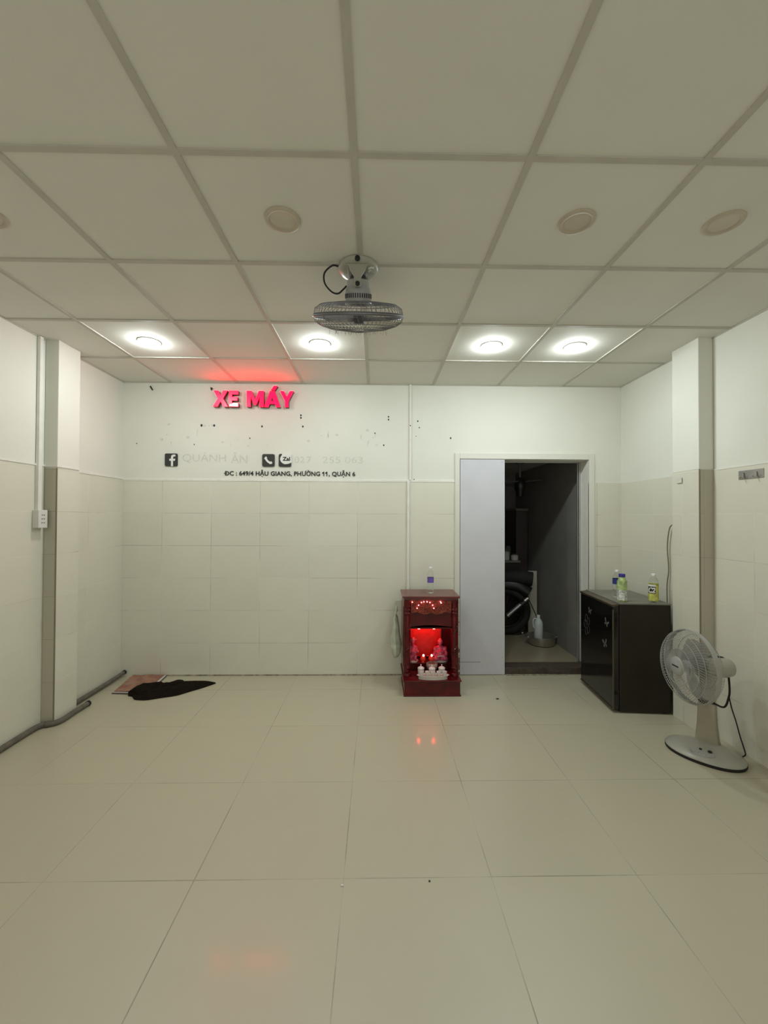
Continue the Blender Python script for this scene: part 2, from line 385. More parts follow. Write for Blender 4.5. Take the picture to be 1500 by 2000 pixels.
for j in range(-4, 5):
    y = GY+SY*j
    if YF < y < YW: b.box(XL, XR, y-BW, y+BW, ZC-0.0025, ZC+0.012)
b.build('ceiling_bars', 'tbar', ceiling)
b = MB(); b.box(XL, XR, YW-0.006, YW, ZC-0.006, ZC+0.004); b.box(XL, XL+0.006, YF, YW, ZC-0.006, ZC+0.004); b.box(XR-0.006, XR, YF, YW, ZC-0.006, ZC+0.004)
b.build('edge_angle', 'tbar', ceiling)
# unseen shop front, added open to light the foreground: side piers, lintel, open doorway to the street
b = MB(); b.box(XL-0.15, -1.9, YF-0.15, YF, 0, ZC+0.3); b.box(1.9, XR+0.15, YF-0.15, YF, 0, ZC+0.3); b.box(-1.9, 1.9, YF-0.15, YF, 2.45, ZC+0.3)
struct(b.build('wall_front', 'paint'))

# ------------------------------------------------------------------ doorway
b = MB(); FW = 0.045
b.box(DX0-FW, DX0, YW-0.016, YW+0.03, 0, DZ+0.055); b.box(DX1, DX1+0.052, YW-0.016, YW+0.03, 0, DZ+0.055); b.box(DX0, DX1, YW-0.016, YW+0.03, DZ, DZ+0.055)
struct(b.build('trim_3', 'frame', bevel=0.003))
b = MB(); b.box(DX1-0.004, DX1-0.001, YW+0.001, YW+WT, SILL, DZ); b.box(DX0, DX1-0.004, YW+0.001, YW+WT, DZ-0.004, DZ-0.001)
struct(b.build('trim_4', 'trimwhite'))
b = MB(); b.box(DX0, DX1, YW-0.004, YW+WT, 0, SILL-0.004); s_ = struct(b.build('trim_5', 'sill', bevel=0.004))
# aluminium channel where the door slides, at the back of the reveal
b = MB(); b.box(DX1-0.022, DX1-0.004, YW+WT-0.01, YW+WT+0.012, SILL, DZ-0.01); b.box(DX1-0.034, DX1-0.028, YW+WT-0.004, YW+WT+0.012, SILL, DZ-0.01)
b.box(1.1, DX1-0.004, YW+WT-0.01, YW+WT+0.012, DZ-0.012, DZ-0.004)
struct(b.build('trim_6', 'alu', bevel=0.001))
# the panel that covers the left of the opening
door = struct(MB().box(DX0+0.004, 1.179, YW-0.012, YW-0.001, 0.004, DZ-0.004, 0.0015).build('door_1', 'doorpanel'),
              'plain pale grey flat door panel closing the left part of the dark doorway', 'door')
MB().box(DX0+0.006, 0.955, YW-0.0128, YW-0.0118, 0.118, 0.1205).build('panel_seam', 'gap', door)
for (sx, sz) in ((0.79, 1.955), (1.155, 1.955), (0.79, 0.155), (1.155, 0.16), (0.79, 0.06), (1.155, 0.06), (1.152, 1.335), (1.15, 0.66)):
    MB().lathe([(0.0, 0), (0.004, 0), (0.004, 0.002), (0.0, 0.003)], n=10, mtx=Matrix.Translation((sx, YW-0.012, sz)) @ Matrix.Rotation(PI/2, 4, 'X')).build('screw', 'steel', door)

# ------------------------------------------------------------------ dark room behind the doorway
yb = YW+WT
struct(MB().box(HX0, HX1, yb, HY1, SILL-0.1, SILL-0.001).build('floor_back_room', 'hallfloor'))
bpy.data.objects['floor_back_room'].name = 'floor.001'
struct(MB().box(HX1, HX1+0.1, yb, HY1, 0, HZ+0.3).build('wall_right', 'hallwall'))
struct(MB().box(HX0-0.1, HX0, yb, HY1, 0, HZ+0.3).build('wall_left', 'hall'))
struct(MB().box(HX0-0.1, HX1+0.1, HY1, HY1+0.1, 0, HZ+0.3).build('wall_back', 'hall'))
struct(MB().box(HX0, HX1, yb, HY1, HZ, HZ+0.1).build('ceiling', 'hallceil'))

# ================================================================== CEILING LAMPS
def downlight(name, x, y, lit, label, group):
    t = thing(name, label, 'ceiling light', (x, y, ZC), 0, group)
    ring = [(0.052, -0.001), (0.056, -0.006), (0.066, -0.006), (0.073, -0.003), (0.074, 0.003), (0.052, 0.003)] if not lit else [(0.0595, -0.0005), (0.061, -0.0025), (0.069, -0.0025), (0.073, -0.001), (0.0735, 0.003), (0.059, 0.003)]
    MB().lathe(ring, n=48, caps=False).build('trim_ring', 'trimwhite' if lit else 'ringoff', t, smooth=True)
    if lit: prof = [(0.0, -0.027), (0.022, -0.026), (0.040, -0.0215), (0.053, -0.013), (0.0595, -0.001)]
    else: prof = [(0.0, -0.001), (0.0525, -0.001)]
    MB().lathe(prof, n=48, caps=False).build('diffuser', 'diffon' if lit else 'diffoff', t, smooth=True)
    return t
lit_labels = ['lit round ceiling light nearest the left wall column', 'lit round ceiling light partly below the ceiling fan cage, right of the red glow',
              'lit round ceiling light in front of the doorway, inner one of the bright pair', 'lit round ceiling light nearest the right wall, outer one of the bright pair']
for (x, lb) in zip((-1.600, -0.406, 0.811, 1.410), lit_labels):
    downlight('ceiling_downlight', x, 2.855, True, lb, 'lit round ceiling lights in a row')
off_labels = ['unlit round ceiling light cut off by the left edge of the view', 'unlit beige round ceiling light in the panel just left of the fan mount',
              'unlit beige round ceiling light, middle of the right-hand side of the unlit row', 'unlit beige round ceiling light nearest the right wall']
for (x, y, lb) in zip((-1.600, -0.393, 0.821, 1.431), (1.665, 1.662, 1.645, 1.637), off_labels):
    downlight('ceiling_downlight', x, y, False, lb, 'unlit round ceiling lights in a row')
# two unseen lamps, added behind the camera to light the foreground
for x in (-1.0, 1.0):
    downlight('ceiling_downlight', x, -0.45, True, 'added unseen ceiling light behind the camera, brightening the foreground', 'added unseen ceiling lights behind the camera')

# ================================================================== RED ILLUMINATED LETTERS
LET = {
 'X': [(0, 0), (.30, 0), (.5, .33), (.70, 0), (1, 0), (.67, .51), (.97, 1), (.68, 1), (.5, .70), (.32, 1), (.03, 1), (.33, .51)],
 'E': [(0, 0), (1, 0), (1, .23), (.32, .23), (.32, .39), (.9, .39), (.9, .61), (.32, .61), (.32, .77), (.97, .77), (.97, 1), (0, 1)],
 'M': [(0, 0), (.235, 0), (.235, .62), (.44, .12), (.56, .12), (.765, .62), (.765, 0), (1, 0), (1, 1), (.72, 1), (.5, .45), (.28, 1), (0, 1)],
 'A': [(0, 0), (.25, 0), (.33, .20), (.67, .20), (.75, 0), (1, 0), (.64, 1), (.36, 1)],
 'Y': [(.37, 0), (.63, 0), (.63, .40), (1, 1), (.73, 1), (.5, .62), (.27, 1), (0, 1), (.37, .40)],
 'acute': [(0, 0), (.55, 0), (1, 1), (.40, 1)],
}
def sign_letter(ch, x0, x1, z0, z1, label, extra=None):
    t = thing('sign_letter', label, 'letter', (x0, YW-0.001, z0), 0, 'red illuminated letters of the wall sign')
    W, H, D = x1-x0, z1-z0, 0.042
    def make(poly, ox=0, oz=0, w_=W, h_=H, hole=None):
        P = [(ox+a*w_, oz+c*h_) for a, c in poly]
        o = MB().prism(P, 0, -D).build('letter_return', 'letter_side', t)
        b = MB(); vs = [b.bm.verts.new((a, -D-0.001, c)) for a, c in P]; f = b.bm.faces.new(vs)
        bmesh.ops.recalc_face_normals(b.bm, faces=b.bm.faces)
        r = bmesh.ops.inset_region(b.bm, faces=[f], thickness=0.0052, use_even_offset=True)
        for q in b.bm.faces: q.material_index = 0
        rim = set(r['faces'])
        for q in b.bm.faces:
            q.material_index = 1 if q in rim else 0
        b.build('letter_face', ['letter_face', 'letter_rim'], t)
    make(LET[ch])
    if ch == 'A':
        # triangular counter shown as a dark recess
        b = MB(); P = [(.40*W, .36*H), (.60*W, .36*H), (.5*W, .68*H)]
        b.prism(P, -D-0.0015, -D-0.003).build('letter_counter', 'letter_side', t)
        make(LET['acute'], .42*W, 1.05*H, .40*W, .27*H)
    if ch == 'E':
        P = [(.02*W, .03*H), (.97*W, .02*H), (.97*W, .215*H), (.45*W, .24*H), (.30*W, .15*H), (.10*W, .16*H)]
        o = MB().prism(P, -D-0.0015, -D-0.0025).build('peeled_patch', 'letter_patch', t); o['label'] = 'white bare patch on the lower arm'
ZL0, ZL1 = 2.438, 2.583
sign_letter('X', -1.485, -1.352, ZL0, ZL1, 'red glowing letter X, leftmost of the wall sign')
sign_letter('E', -1.342, -1.258, ZL0, ZL1, 'red glowing letter E with a white bare patch on its lower arm')
sign_letter('M', -1.183, -1.030, ZL0, ZL1, 'red glowing letter M in the middle of the wall sign')
sign_letter('A', -1.024, -0.880, ZL0, ZL1, 'red glowing letter A with an acute accent on the wall sign')
sign_letter('Y', -0.882, -0.760, ZL0, ZL1, 'red glowing letter Y, rightmost of the wall sign')

# ================================================================== BLACK WALL LETTERING AND ICONS
YS = YW-0.002
def split_letters(o, parent, name):
    """one mesh per character: islands whose x ranges overlap belong together"""
    bm = bmesh.new(); bm.from_mesh(o.data); left = set(bm.verts); isl = []
    while left:
        st = [left.pop()]; grp = set(st)
        while st:
            for e in st.pop().link_edges:
                for v in e.verts:
                    if v in left: left.discard(v); grp.add(v); st.append(v)
        isl.append(grp)
    isl.sort(key=lambda g: min(v.co.x for v in g)); cl = []
    for g in isl:
        a, c = min(v.co.x for v in g), max(v.co.x for v in g)
        if cl and a < cl[-1][1]-0.003: cl[-1][0] |= g; cl[-1][1] = max(cl[-1][1], c)
        else: cl.append([set(g), c])
    for g, _ in cl:
        idx = {v: i for i, v in enumerate(g)}; fs = {f for v in g for f in v.link_faces}
        c0 = parent.location
        me = bpy.data.meshes.new(name); me.from_pydata([tuple(v.co-c0) for v in idx], [], [[idx[v] for v in f.verts] for f in fs]); me.materials.append(o.data.materials[0])
        q = bpy.data.objects.new(name, me); COL.objects.link(q); q.parent = parent
    bm.free(); bpy.data.objects.remove(o)
    ch = [q for q in parent.children]; ch.sort(key=lambda q: min(v.co.x for v in q.data.vertices))
    def add_prism(q, poly, d):
        b2 = bmesh.new(); b2.from_mesh(q.data); y = [v.co.y for v in q.data.vertices]; y0, y1 = min(y)-d, max(y)
        A = [b2.verts.new((a, y0, c)) for a, c in poly]; B = [b2.verts.new((a, y1, c)) for a, c in poly]; b2.faces.new(A); b2.faces.new(B[::-1])
        for i in range(len(poly)): b2.faces.new((A[i], B[i], B[(i+1) % len(poly)], A[(i+1) % len(poly)]))
        b2.to_mesh(q.data); b2.free()
    def ext(q): return (min(v.co.x for v in q.data.vertices), max(v.co.x for v in q.data.vertices), min(v.co.z for v in q.data.vertices), max(v.co.z for v in q.data.vertices))
    a, c, z0, z1 = ext(ch[0]); zm = (z0+z1)/2; add_prism(ch[0], [(a-0.009, zm-0.0035), (a+0.018, zm-0.0035), (a+0.018, zm+0.0035), (a-0.009, zm+0.0035)], 0.0004)
    for k in (-8, -7):       # the two ones get their slanted flag
        a, c, z0, z1 = ext(ch[k]); add_prism(ch[k], [(a-0.011, z1-0.019), (a-0.011, z1-0.010), (a+0.002, z1), (a+0.004, z1-0.010)], 0.0004)
t = thing('address_lettering', 'black cut-out address lettering on white wall just above the tiles', 'lettering', (-1.386, YS, 1.82))
split_letters(text_obj('letters', 'DC : 649/4 HẬU GIANG, PHƯỜNG 11, QUẬN 6', 'ink', -1.386, -0.199, 1.807, 1.872, YS, offset=0.0016, space=1.03, thick=0.003), t, 'character')
def rrect(x0, x1, z0, z1, r, n=6):
    P = []
    for (cx, cz, a0) in ((x1-r, z0+r, -90), (x1-r, z1-r, 0), (x0+r, z1-r, 90), (x0+r, z0+r, 180)):
        for k in range(n+1):
            a = math.radians(a0+90*k/n); P.append((cx+r*math.cos(a), cz+r*math.sin(a)))
    return P
def circ(cx, cz, rx, rz, n=28, a0=0, a1=360):
    return [(cx+rx*math.cos(math.radians(a0+(a1-a0)*k/n)), cz+rz*math.sin(math.radians(a0+(a1-a0)*k/n))) for k in range(n if a1-a0 == 360 else n+1)]
def plaque(name, x0, x1, z0, z1, label):
    t = thing(name, label, 'sign', (x0, YW-0.001, z0), 0, 'black square icons stuck on the wall')
    MB().prism(rrect(0, x1-x0, 0, z1-z0, 0.014), 0, -0.010).build('plate', 'iconblack', t, bevel=0.001)
    return t, x1-x0, z1-z0
t, W, H = plaque('icon_plaque', -1.930, -1.815, 1.899, 2.015, 'small black rounded square with a white letter f on the wall')
P = [(.50, 0), (.66, 0), (.66, .42), (.80, .42), (.83, .58), (.66, .58), (.66, .68), (.685, .74), (.75, .765), (.84, .765), (.84, .90), (.72, .915), (.60, .89), (.525, .82), (.50, .72), (.50, .58), (.37, .58), (.37, .42), (.50, .42)]
MB().prism([(a*W, c*H) for a, c in P], -0.0102, -0.012).build('letter_symbol', 'vinylwhite', t)
t, W, H = plaque('icon_plaque', -1.048, -0.936, 1.901, 2.015, 'small black rounded square with a white telephone handset on the wall')
pts = []
for k in range(13):
    a = math.radians(188+ (270-188)*k/12); pts.append((0.80*W+0.60*W*math.cos(a), 0.80*H+0.60*H*math.sin(a)))
inner = []
for k in range(13):
    a = math.radians(270-(270-188)*k/12); inner.append((0.80*W+0.44*W*math.cos(a), 0.80*H+0.44*H*math.sin(a)))
b = MB(); b.prism(pts+inner, -0.0095, -0.012)
b.prism([(.17*W, .66*H), (.30*W, .82*H), (.40*W, .72*H), (.34*W, .56*H), (.22*W, .56*H)], -0.0095, -0.0126)
b.prism([(.66*W, .18*H), (.84*W, .30*H), (.74*W, .42*H), (.58*W, .35*H), (.57*W, .22*H)], -0.0095, -0.0132)
b.build('handset_symbol', 'vinylwhite', t)
t, W, H = plaque('icon_plaque', -0.898, -0.785, 1.901, 2.017, 'small black square with a white speech bubble reading Zal, right part worn away')
b = MB(); P = [(.30*W, 1.003*H)] + [(W*(.62+.50*math.cos(math.radians(a))), H*(.60+.42*math.sin(math.radians(a)))) for a in range(140, 262, 10)] + [(.26*W, .10*H), (.50*W, .18*H), (.80*W, .22*H), (1.02*W, .32*H), (1.02*W, 1.003*H)]
b.prism(P, 0.0, -0.0125).build('speech_bubble', 'vinylwhite', t)
zt = text_obj('bubble_lettering', 'Zal', 'ink', .32*W, .92*W, .46*H, .76*H, -0.0128, t, offset=0.003)

# faint traces where letters came off
for (body, x0, x1, z0, z1) in (('QUÁNH', -1.775, -1.38, 1.930, 2.030), ('ÂN', -1.335, -1.185, 1.930, 2.030), ('02', -0.755, -0.665, 1.937, 1.995), ('7', -0.645, -0.60, 1.937, 1.995), ('255', -0.50, -0.335, 1.937, 1.995), ('063', -0.295, -0.13, 1.937, 1.995)):
    me_o = text_obj('glue_trace', body, 'ghost', x0, x1, z0, z1, YW-0.0012, wall_back, offset=0.0, thick=0.0)
# nail and screw holes, small scars of the upper wall
bph = [(-0.700, 2.375, .008), (-0.700, 2.352, .008), (0.105, 2.368, .007), (0.105, 2.342, .007), (-1.605, 2.275, .011), (-1.490, 2.275, .010), (-1.055, 2.270, .009), (-0.682, 2.272, .008),
       (-0.02, 2.215, .006), (0.062, 2.105, .007), (-1.165, 2.16, .006), (-1.67, 2.10, .005), (-2.19, 2.105, .005), (0.375, 2.33, .007), (0.39, 2.27, .006), (0.36, 2.19, .004), (0.68, 2.175, .008),
       (0.342, 1.785, .009), (0.70, 1.78, .006), (0.705, 1.70, .005), (0.705, 1.655, .005), (0.705, 1.60, .005), (0.045, 1.70, .005), (-2.165, 1.78, .006)]
for (x, z, r) in bph:
    MB().prism(circ(x, z, r*0.9, r*1.15, 10), YW-0.0012, YW+0.001).build('nail_hole', 'black', wall_back)
b = MB()
for k in range(26):
    x = random.uniform(-2.0, 0.0); z = random.uniform(2.08, 2.30); r = random.uniform(.006, .016)
    if k % 3 == 0: b.prism([(x, z), (x+.004, z), (x+random.uniform(-.015, .02), z+random.uniform(.03, .08)), (x-.004, z+.03)], YW-0.0008, YW+0.001)
    else: b.prism(circ(x, z, r, r*.8, 9), YW-0.0007, YW+0.001)
b.build('filler_marks', 'ghost', wall_back)
b = MB(); b.box(0.40, 0.455, YW-0.0075, YW-0.005, 1.385, 1.39); b.box(0.405, 0.45, YW-0.0075, YW-0.005, 1.36, 1.365); b.box(-1.60, -1.585, YW-0.0075, YW-0.005, 1.705, 1.735)
b.build('tile_marks', 'ghost', wall_back)
# loose plug hanging from a wire end, top left of the back wall
o = MB().tube([(-2.070, YW-0.004, 2.628), (-2.052, YW-0.018, 2.606), (-2.040, YW-0.022, 2.590)], 0.006).build('wire_stub', 'black', smooth=True)
tag(o, 'short black wire stub sticking out of the wall top left of the sign', 'wire')
o = MB().tube([(-1.515, YW-0.004, 2.60), (-1.515, YW-0.02, 2.615), (-1.50, YW-0.025, 2.607)], 0.006).build('wire_stub', 'black', smooth=True)
tag(o, 'tiny black wire stub beside the red letter X', 'wire')

# ================================================================== TRUNKING, SOCKET, PIPES
t = thing('cable_trunking', 'thin white cable trunking running down the back wall behind the red altar', 'cable trunking', (0.285, YW, 0.0))
b = MB(); b.box(0.0125, 0.030, -0.016, 0, DADO+0.02, ZC, mtx=None); b.build('upper_duct', 'trimwhite', t, bevel=0.002)
b = MB(); mt = Matrix.Rotation(math.radians(0.45), 4, 'Y'); b.box(-0.007, 0.014, -0.022, -0.006, 0.70, DADO+0.02, mtx=None); b.build('lower_duct', 'trimwhite', t, bevel=0.002)
MB().lathe([(0.0, 0), (0.006, 0), (0.005, 0.003), (0, 0.004)], n=10, mtx=Matrix.Translation((0.021, -0.016, 2.285)) @ Matrix.Rotation(PI/2, 4, 'X')).build('screw', 'black', t)
t = thing('cable_trunking', 'white cable trunking in the left wall corner running up from the power socket', 'cable trunking', (XL, 2.800, 1.48))
MB().box(0.006, 0.030, -0.03, 0.0, 0.0, DADO-1.46).build('lower_duct', 'trimwhite', t, bevel=0.002)
b = MB(); b.box(0.002, 0.024, -0.022, 0.006, DADO-1.46, ZC-1.48); b.build('upper_duct', 'trimwhite', t, bevel=0.002)
t = thing('power_socket', 'white surface-mounted power socket with six holes on the left wall', 'socket', (XL+0.006, 2.752, 1.362))
MB().box(0, 0.040, 0, 0.072, 0, 0.120, 0.003).build('back_box', 'fan_grey', t)
bpy.data.objects['back_box'].data.materials[0] = M['white_plastic']
MB().box(0.040, 0.044, -0.001, 0.073, -0.001, 0.121, 0.002).build('faceplate', 'white_plastic', t)
for k in range(3):
    for s in (0.028, 0.045):
        MB().box(0.0435, 0.0447, s-0.0035, s+0.0035, 0.030+0.026*k, 0.037+0.026*k, 0.001).build('socket_hole', 'black', t)

def pipe(pts, r, label, n=10):
    t = thing('floor_pipe', label, 'pipe', pts[0])
    o = Vector(pts[0]); P = [Vector(p)-o for p in bez(pts, 10)]
    MB().tube(P, r, 12).build('pipe_run', 'pipe', t, smooth=True)
    e = P[-1]; d = (P[-1]-P[-2]).normalized()
    MB().tube([e-d*0.004, e+d*0.012], r*1.15, 12).build('pipe_end', 'rubber', t, smooth=True)
pipe([(XL+0.035, YF+0.05, .019), (XL+0.032, 0.6, .019), (XL+0.03, 2.2, .019), (XL+0.025, 2.72, .019), (XL+0.045, 2.815, .019), (PLX-0.02, 2.825, .019), (PLX+0.028, 2.87, .019), (PLX+0.028, 3.0, .019), (PLX+0.032, 3.13, .019)], 0.018,
     'grey pipe on the floor along the left wall, bending round the wall column')
pipe([(XL+0.03, 3.09, .024), (XL+0.03, 3.3, .022), (XL+0.034, 3.5, .024), (XL+0.05, 3.69, .04)], 0.017, 'short grey pipe on the floor in the back left corner')

# steel hook rail on the right wall
t = thing('hook_rail', 'small brushed steel rail with two hooks on the right wall', 'hook rail', (XR-0.006, 2.41, 1.712))
MB().box(-0.004, 0, -0.082, 0.082, -0.027, 0.027, 0.001).build('back_plate', 'steel', t)
for y in (-0.04, 0.045):
    P = bez([(-0.004, y, 0.012), (-0.010, y, 0.004), (-0.011, y, -0.014), (-0.020, y, -0.021), (-0.028, y, -0.014)], 6)
    MB().tube(P, 0.0032, 8).ball((-0.029, y, -0.012), 0.005).build('hook', 'steel', t, smooth=True)
o = MB().box(PRX-0.008, PRX-0.0055, 2.835, 2.885, 1.695, 1.735, 0.0005).build('paper_sticker', 'ghost')
tag(o, 'tiny faded grey square sticker at the tile edge of the right column', 'sticker')
# cables behind the refrigerator
o = MB().tube(bez([(2.262, 2.965, 1.385), (2.250, 3.03, 1.395), (2.246, 3.07, 1.36), (2.244, 3.09, 1.22), (2.250, 3.085, 1.05), (2.243, 3.095, 0.9), (2.238, 3.075, 0.62)], 10), 0.0042).build('power_cable', 'cable', smooth=True)
tag(o, 'thin brown cable hooking out of the wall down behind the dark refrigerator', 'cable')
o = MB().tube(bez([(2.266, 2.965, 1.30), (2.264, 3.0, 1.20), (2.262, 3.02, 1.0), (2.262, 3.03, 0.62)], 10), 0.003).build('power_cable', 'white_plastic', smooth=True)
tag(o, 'thin white cable beside the brown one behind the refrigerator', 'cable')
o = MB().box(2.10, 2.171, 2.928, 2.934, 1.462, 1.468).build('wire_stub', 'black'); bpy.data.objects.remove(o)

# ================================================================== CEILING ORBIT FAN
FX, FY = -0.095, 1.975
fan = thing('orbit_ceiling_fan', 'grey caged orbit fan hanging under the ceiling panels', 'fan', (FX, FY, ZC))
MB().lathe([(0.0, -0.030), (0.070, -0.028), (0.092, -0.020), (0.100, -0.006), (0.100, 0.0)], n=48).build('mount_plate', 'fan_white', fan, smooth=True)
bpy.data.objects['mount_plate'].data.materials[0] = M['fan_white']
b = MB(); b.lathe([(0.040, -0.050), (0.048, -0.028)], n=24)
b.build('swivel_hub', 'darkgrey', fan, smooth=True)
# yoke arm facing the room
b = MB(); P = [(-.044, -.030), (.044, -.030), (.036, -.055), (.018, -.085), (.018, -.122), (.012, -.134), (-.012, -.134), (-.018, -.122), (-.018, -.085), (-.036, -.055)]
b.prism(P, -0.068, -0.076, 'xz'); b.prism(P, 0.068, 0.076, 'xz'); b.box(-.05, .05, -.076, .076, -.034, -.026)
b.build('yoke', 'fan_white', fan, bevel=0.002)
for (z, yy, r) in ((-0.112, -0.076, .011), (-0.004, -0.094, .013)):
    MB().lathe([(0, 0), (r, 0), (r*.9, .008), (0, .010)], n=18, mtx=Matrix.Translation((0, yy, z-0.01)) @ Matrix.Rotation(PI/2, 4, 'X')).build('knob', 'black', fan, smooth=True)
o = MB().box(0.042, 0.078, -0.050, -0.018, -0.033, -0.024, .001).build('label_plate', 'greylabel', fan)
b = MB(); b.lathe([(0.030, -0.062), (0.052, -0.070), (0.055, -0.085), (0.053, -0.100), (0.060, -0.108), (0.064, -0.125), (0.064, -0.175), (0.050, -0.182)], n=40).build('motor_housing', 'fan_grey', fan, smooth=True)
b = MB()
for k in range(36):
    a = 2*PI*k/36
    b.box(0.0635, 0.0652, -0.0028, 0.0028, -0.150, -0.130, mtx=Matrix.Rotation(a, 4, 'Z'))
b.build('motor_vents', 'black', fan)
ZR = -0.228     # mid plane of the cage
b = MB()
def ringpts(r, z, n=64): return [(r*math.cos(2*PI*k/n), r*math.sin(2*PI*k/n), z) for k in range(n)]
NW = 60
for k in range(NW):
    a = 2*PI*k/NW; c_, s_ = math.cos(a), math.sin(a); sw = 0.10
    P = [(0.062, ZR+0.062, 0), (0.13, ZR+0.058, .5), (0.190, ZR+0.050, .8), (0.215, ZR+0.034, 1), (0.2225, ZR+0.004, 1)]
    pts = [(r*math.cos(a+sw*q), r*math.sin(a+sw*q), z) for r, z, q in P]
    b.tube(pts, 0.00135, 4)
for (r, z, q) in ((0.13, ZR+0.058, .0016), (0.190, ZR+0.050, .0016), (0.222, ZR+0.006, .003)): b.tube(ringpts(r, z), q, 6, closed=True)
b.lathe([(0.050, ZR+0.066), (0.066, ZR+0.062), (0.064, ZR+0.056)], n=32, caps=False)
b.build('rear_cage', 'cagewire', fan)
b = MB()
for k in range(NW):
    a = 2*PI*k/NW; sw = 0.28
    P = [(0.2225, ZR-0.004, 0), (0.216, ZR-0.026, .1), (0.190, ZR-0.044, .25), (0.13, ZR-0.062, .6), (0.05, ZR-0.070, 1)]
    pts = [(r*math.cos(a+sw*q), r*math.sin(a+sw*q), z) for r, z, q in P]
    b.tube(pts, 0.00135, 4)
for (r, z, q) in ((0.222, ZR-0.006, .003), (0.190, ZR-0.044, .0016), (0.13, ZR-0.062, .0016)): b.tube(ringpts(r, z), q, 6, closed=True)
b.build('front_cage', 'cagewire', fan)
MB().lathe([(0.220, ZR-0.0035), (0.2265, ZR-0.003), (0.2265, ZR+0.003), (0.220, ZR+0.0035)], n=64, caps=False).build('cage_clamp_band', 'cagewire', fan, smooth=True)
MB().lathe([(0.0, ZR-0.076), (0.045, ZR-0.073), (0.050, ZR-0.066), (0.0, ZR-0.064)], n=32).build('badge', 'darkgrey', fan, smooth=True)
MB().lathe([(0.0, ZR-0.035), (0.030, ZR-0.032), (0.034, ZR+0.02), (0.0, ZR+0.025)], n=24).build('blade_hub', 'darkgrey', fan, smooth=True)
def blade(R0, R1, wid, pitch, z, mtx=None):
    b = MB(); n = 9; rows = []
    for i in range(n):
        t_ = i/(n-1); r = R0+(R1-R0)*t_; hw = wid*(0.45+0.55*math.sin(PI*min(1, t_*0.75+0.12)))
        if t_ > 0.85: hw *= 1-0.55*((t_-0.85)/0.15)**2
        row = []
        for s in (-1, -.33, .33, 1):
            ang = s*hw/r*0.9 + 0.25*t_
            zz = z + pitch*s*(1-0.35*t_)
            row.append(b.bm.verts.new((r*math.cos(ang), r*math.sin(ang), zz)))
        rows.append(row)
    for a, c in zip(rows, rows[1:]):
        for k in range(3): b.bm.faces.new((a[k], a[k+1], c[k+1], c[k]))
    bmesh.ops.solidify(b.bm, geom=b.bm.faces[:], thickness=0.002)
    if mtx is not None: bmesh.ops.transform(b.bm, matrix=mtx, verts=b.bm.verts[:])
    return b
for k in range(3):
    blade(0.03, 0.198, 0.075, 0.020, ZR-0.005, Matrix.Rotation(2*PI*k/3+0.4, 4, 'Z')).build('blade', 'bladedark', fan, smooth=True)
MB().tube(bez([(-0.098, -0.025, -0.008), (-0.125, -0.04, -0.016), (-0.160, -0.045, -0.055), (-0.158, -0.045, -0.105), (-0.125, -0.045, -0.145), (-0.095, -0.04, -0.150), (-0.072, -0.03, -0.125), (-0.058, -0.015, -0.100)], 10), 0.0042).build('cord', 'black', fan, smooth=True)
# fluff of dust under the cage
b = MB()
for k in range(46):
    a = random.uniform(0, 2*PI); r = random.uniform(0.05, 0.15); x, y = r*math.cos(a), r*math.sin(a); z = ZR-0.066-0.0
    b.tube([(x, y, z+0.006), (x+random.uniform(-.004, .004), y, z-0.006), (x+random.uniform(-.006, .006), y, z-random.uniform(.010, .020))], 0.0009, 4)
o = b.build('hanging_dust', 'fan_grey', fan); o['kind'] = 'stuff'
TILT = Matrix.Translation((0, 0, -0.122)) @ Matrix.Rotation(math.radians(23), 4, 'X') @ Matrix.Translation((0, 0, 0.122))
for ch in fan.children:
    if ch.name.split('.')[0] in ('motor_housing', 'motor_vents', 'rear_cage', 'front_cage', 'cage_clamp_band', 'badge', 'blade_hub', 'blade', 'hanging_dust'):
        ch.matrix_local = TILT @ ch.matrix_local

# ================================================================== REFRIGERATOR
fr = thing('refrigerator', 'low dark brown refrigerator standing against the right wall by the doorway', 'refrigerator', (1.752, 2.984, 0.0), math.radians(-4.5))
FWd, FDp, FHt = 0.418, 0.565, 0.812      # local: x = depth behind the door face, y = width along the wall
b = MB(); b.box(0.052, FWd, 0.0, FDp, 0.010, FHt-0.012, 0.006); b.build('body', 'fridge', fr)
b = MB(); b.box(0.047, FWd+0.002, -0.002, FDp+0.002, FHt-0.012, FHt, 0.003); b.build('top_plate', 'fridgetop', fr)
d = MB().box(0.004, 0.040, 0.001, FDp-0.001, 0.028, FHt-0.024, 0.004).build('door', 'fridgedoor', fr)
MB().box(0.0402, 0.0518, 0.008, FDp-0.008, 0.032, FHt-0.016, 0.002).build('gasket', 'rubber', d)
MB().box(0.0, 0.010, -0.003, 0.006, 0.030, FHt-0.05, 0.002).build('edge_strip', 'bronze', d)
MB().box(-0.002, 0.012, 0.0, FDp, 0.024, 0.032, 0.001).build('bottom_strip', 'bronze', d)
b = MB(); b.prism([(-0.003, FHt-0.014), (0.046, FHt-0.006), (0.046, FHt-0.018), (0.0, FHt-0.030)], -0.001, FDp, 'xz'); b.build('handle_rail', 'bronze', d)
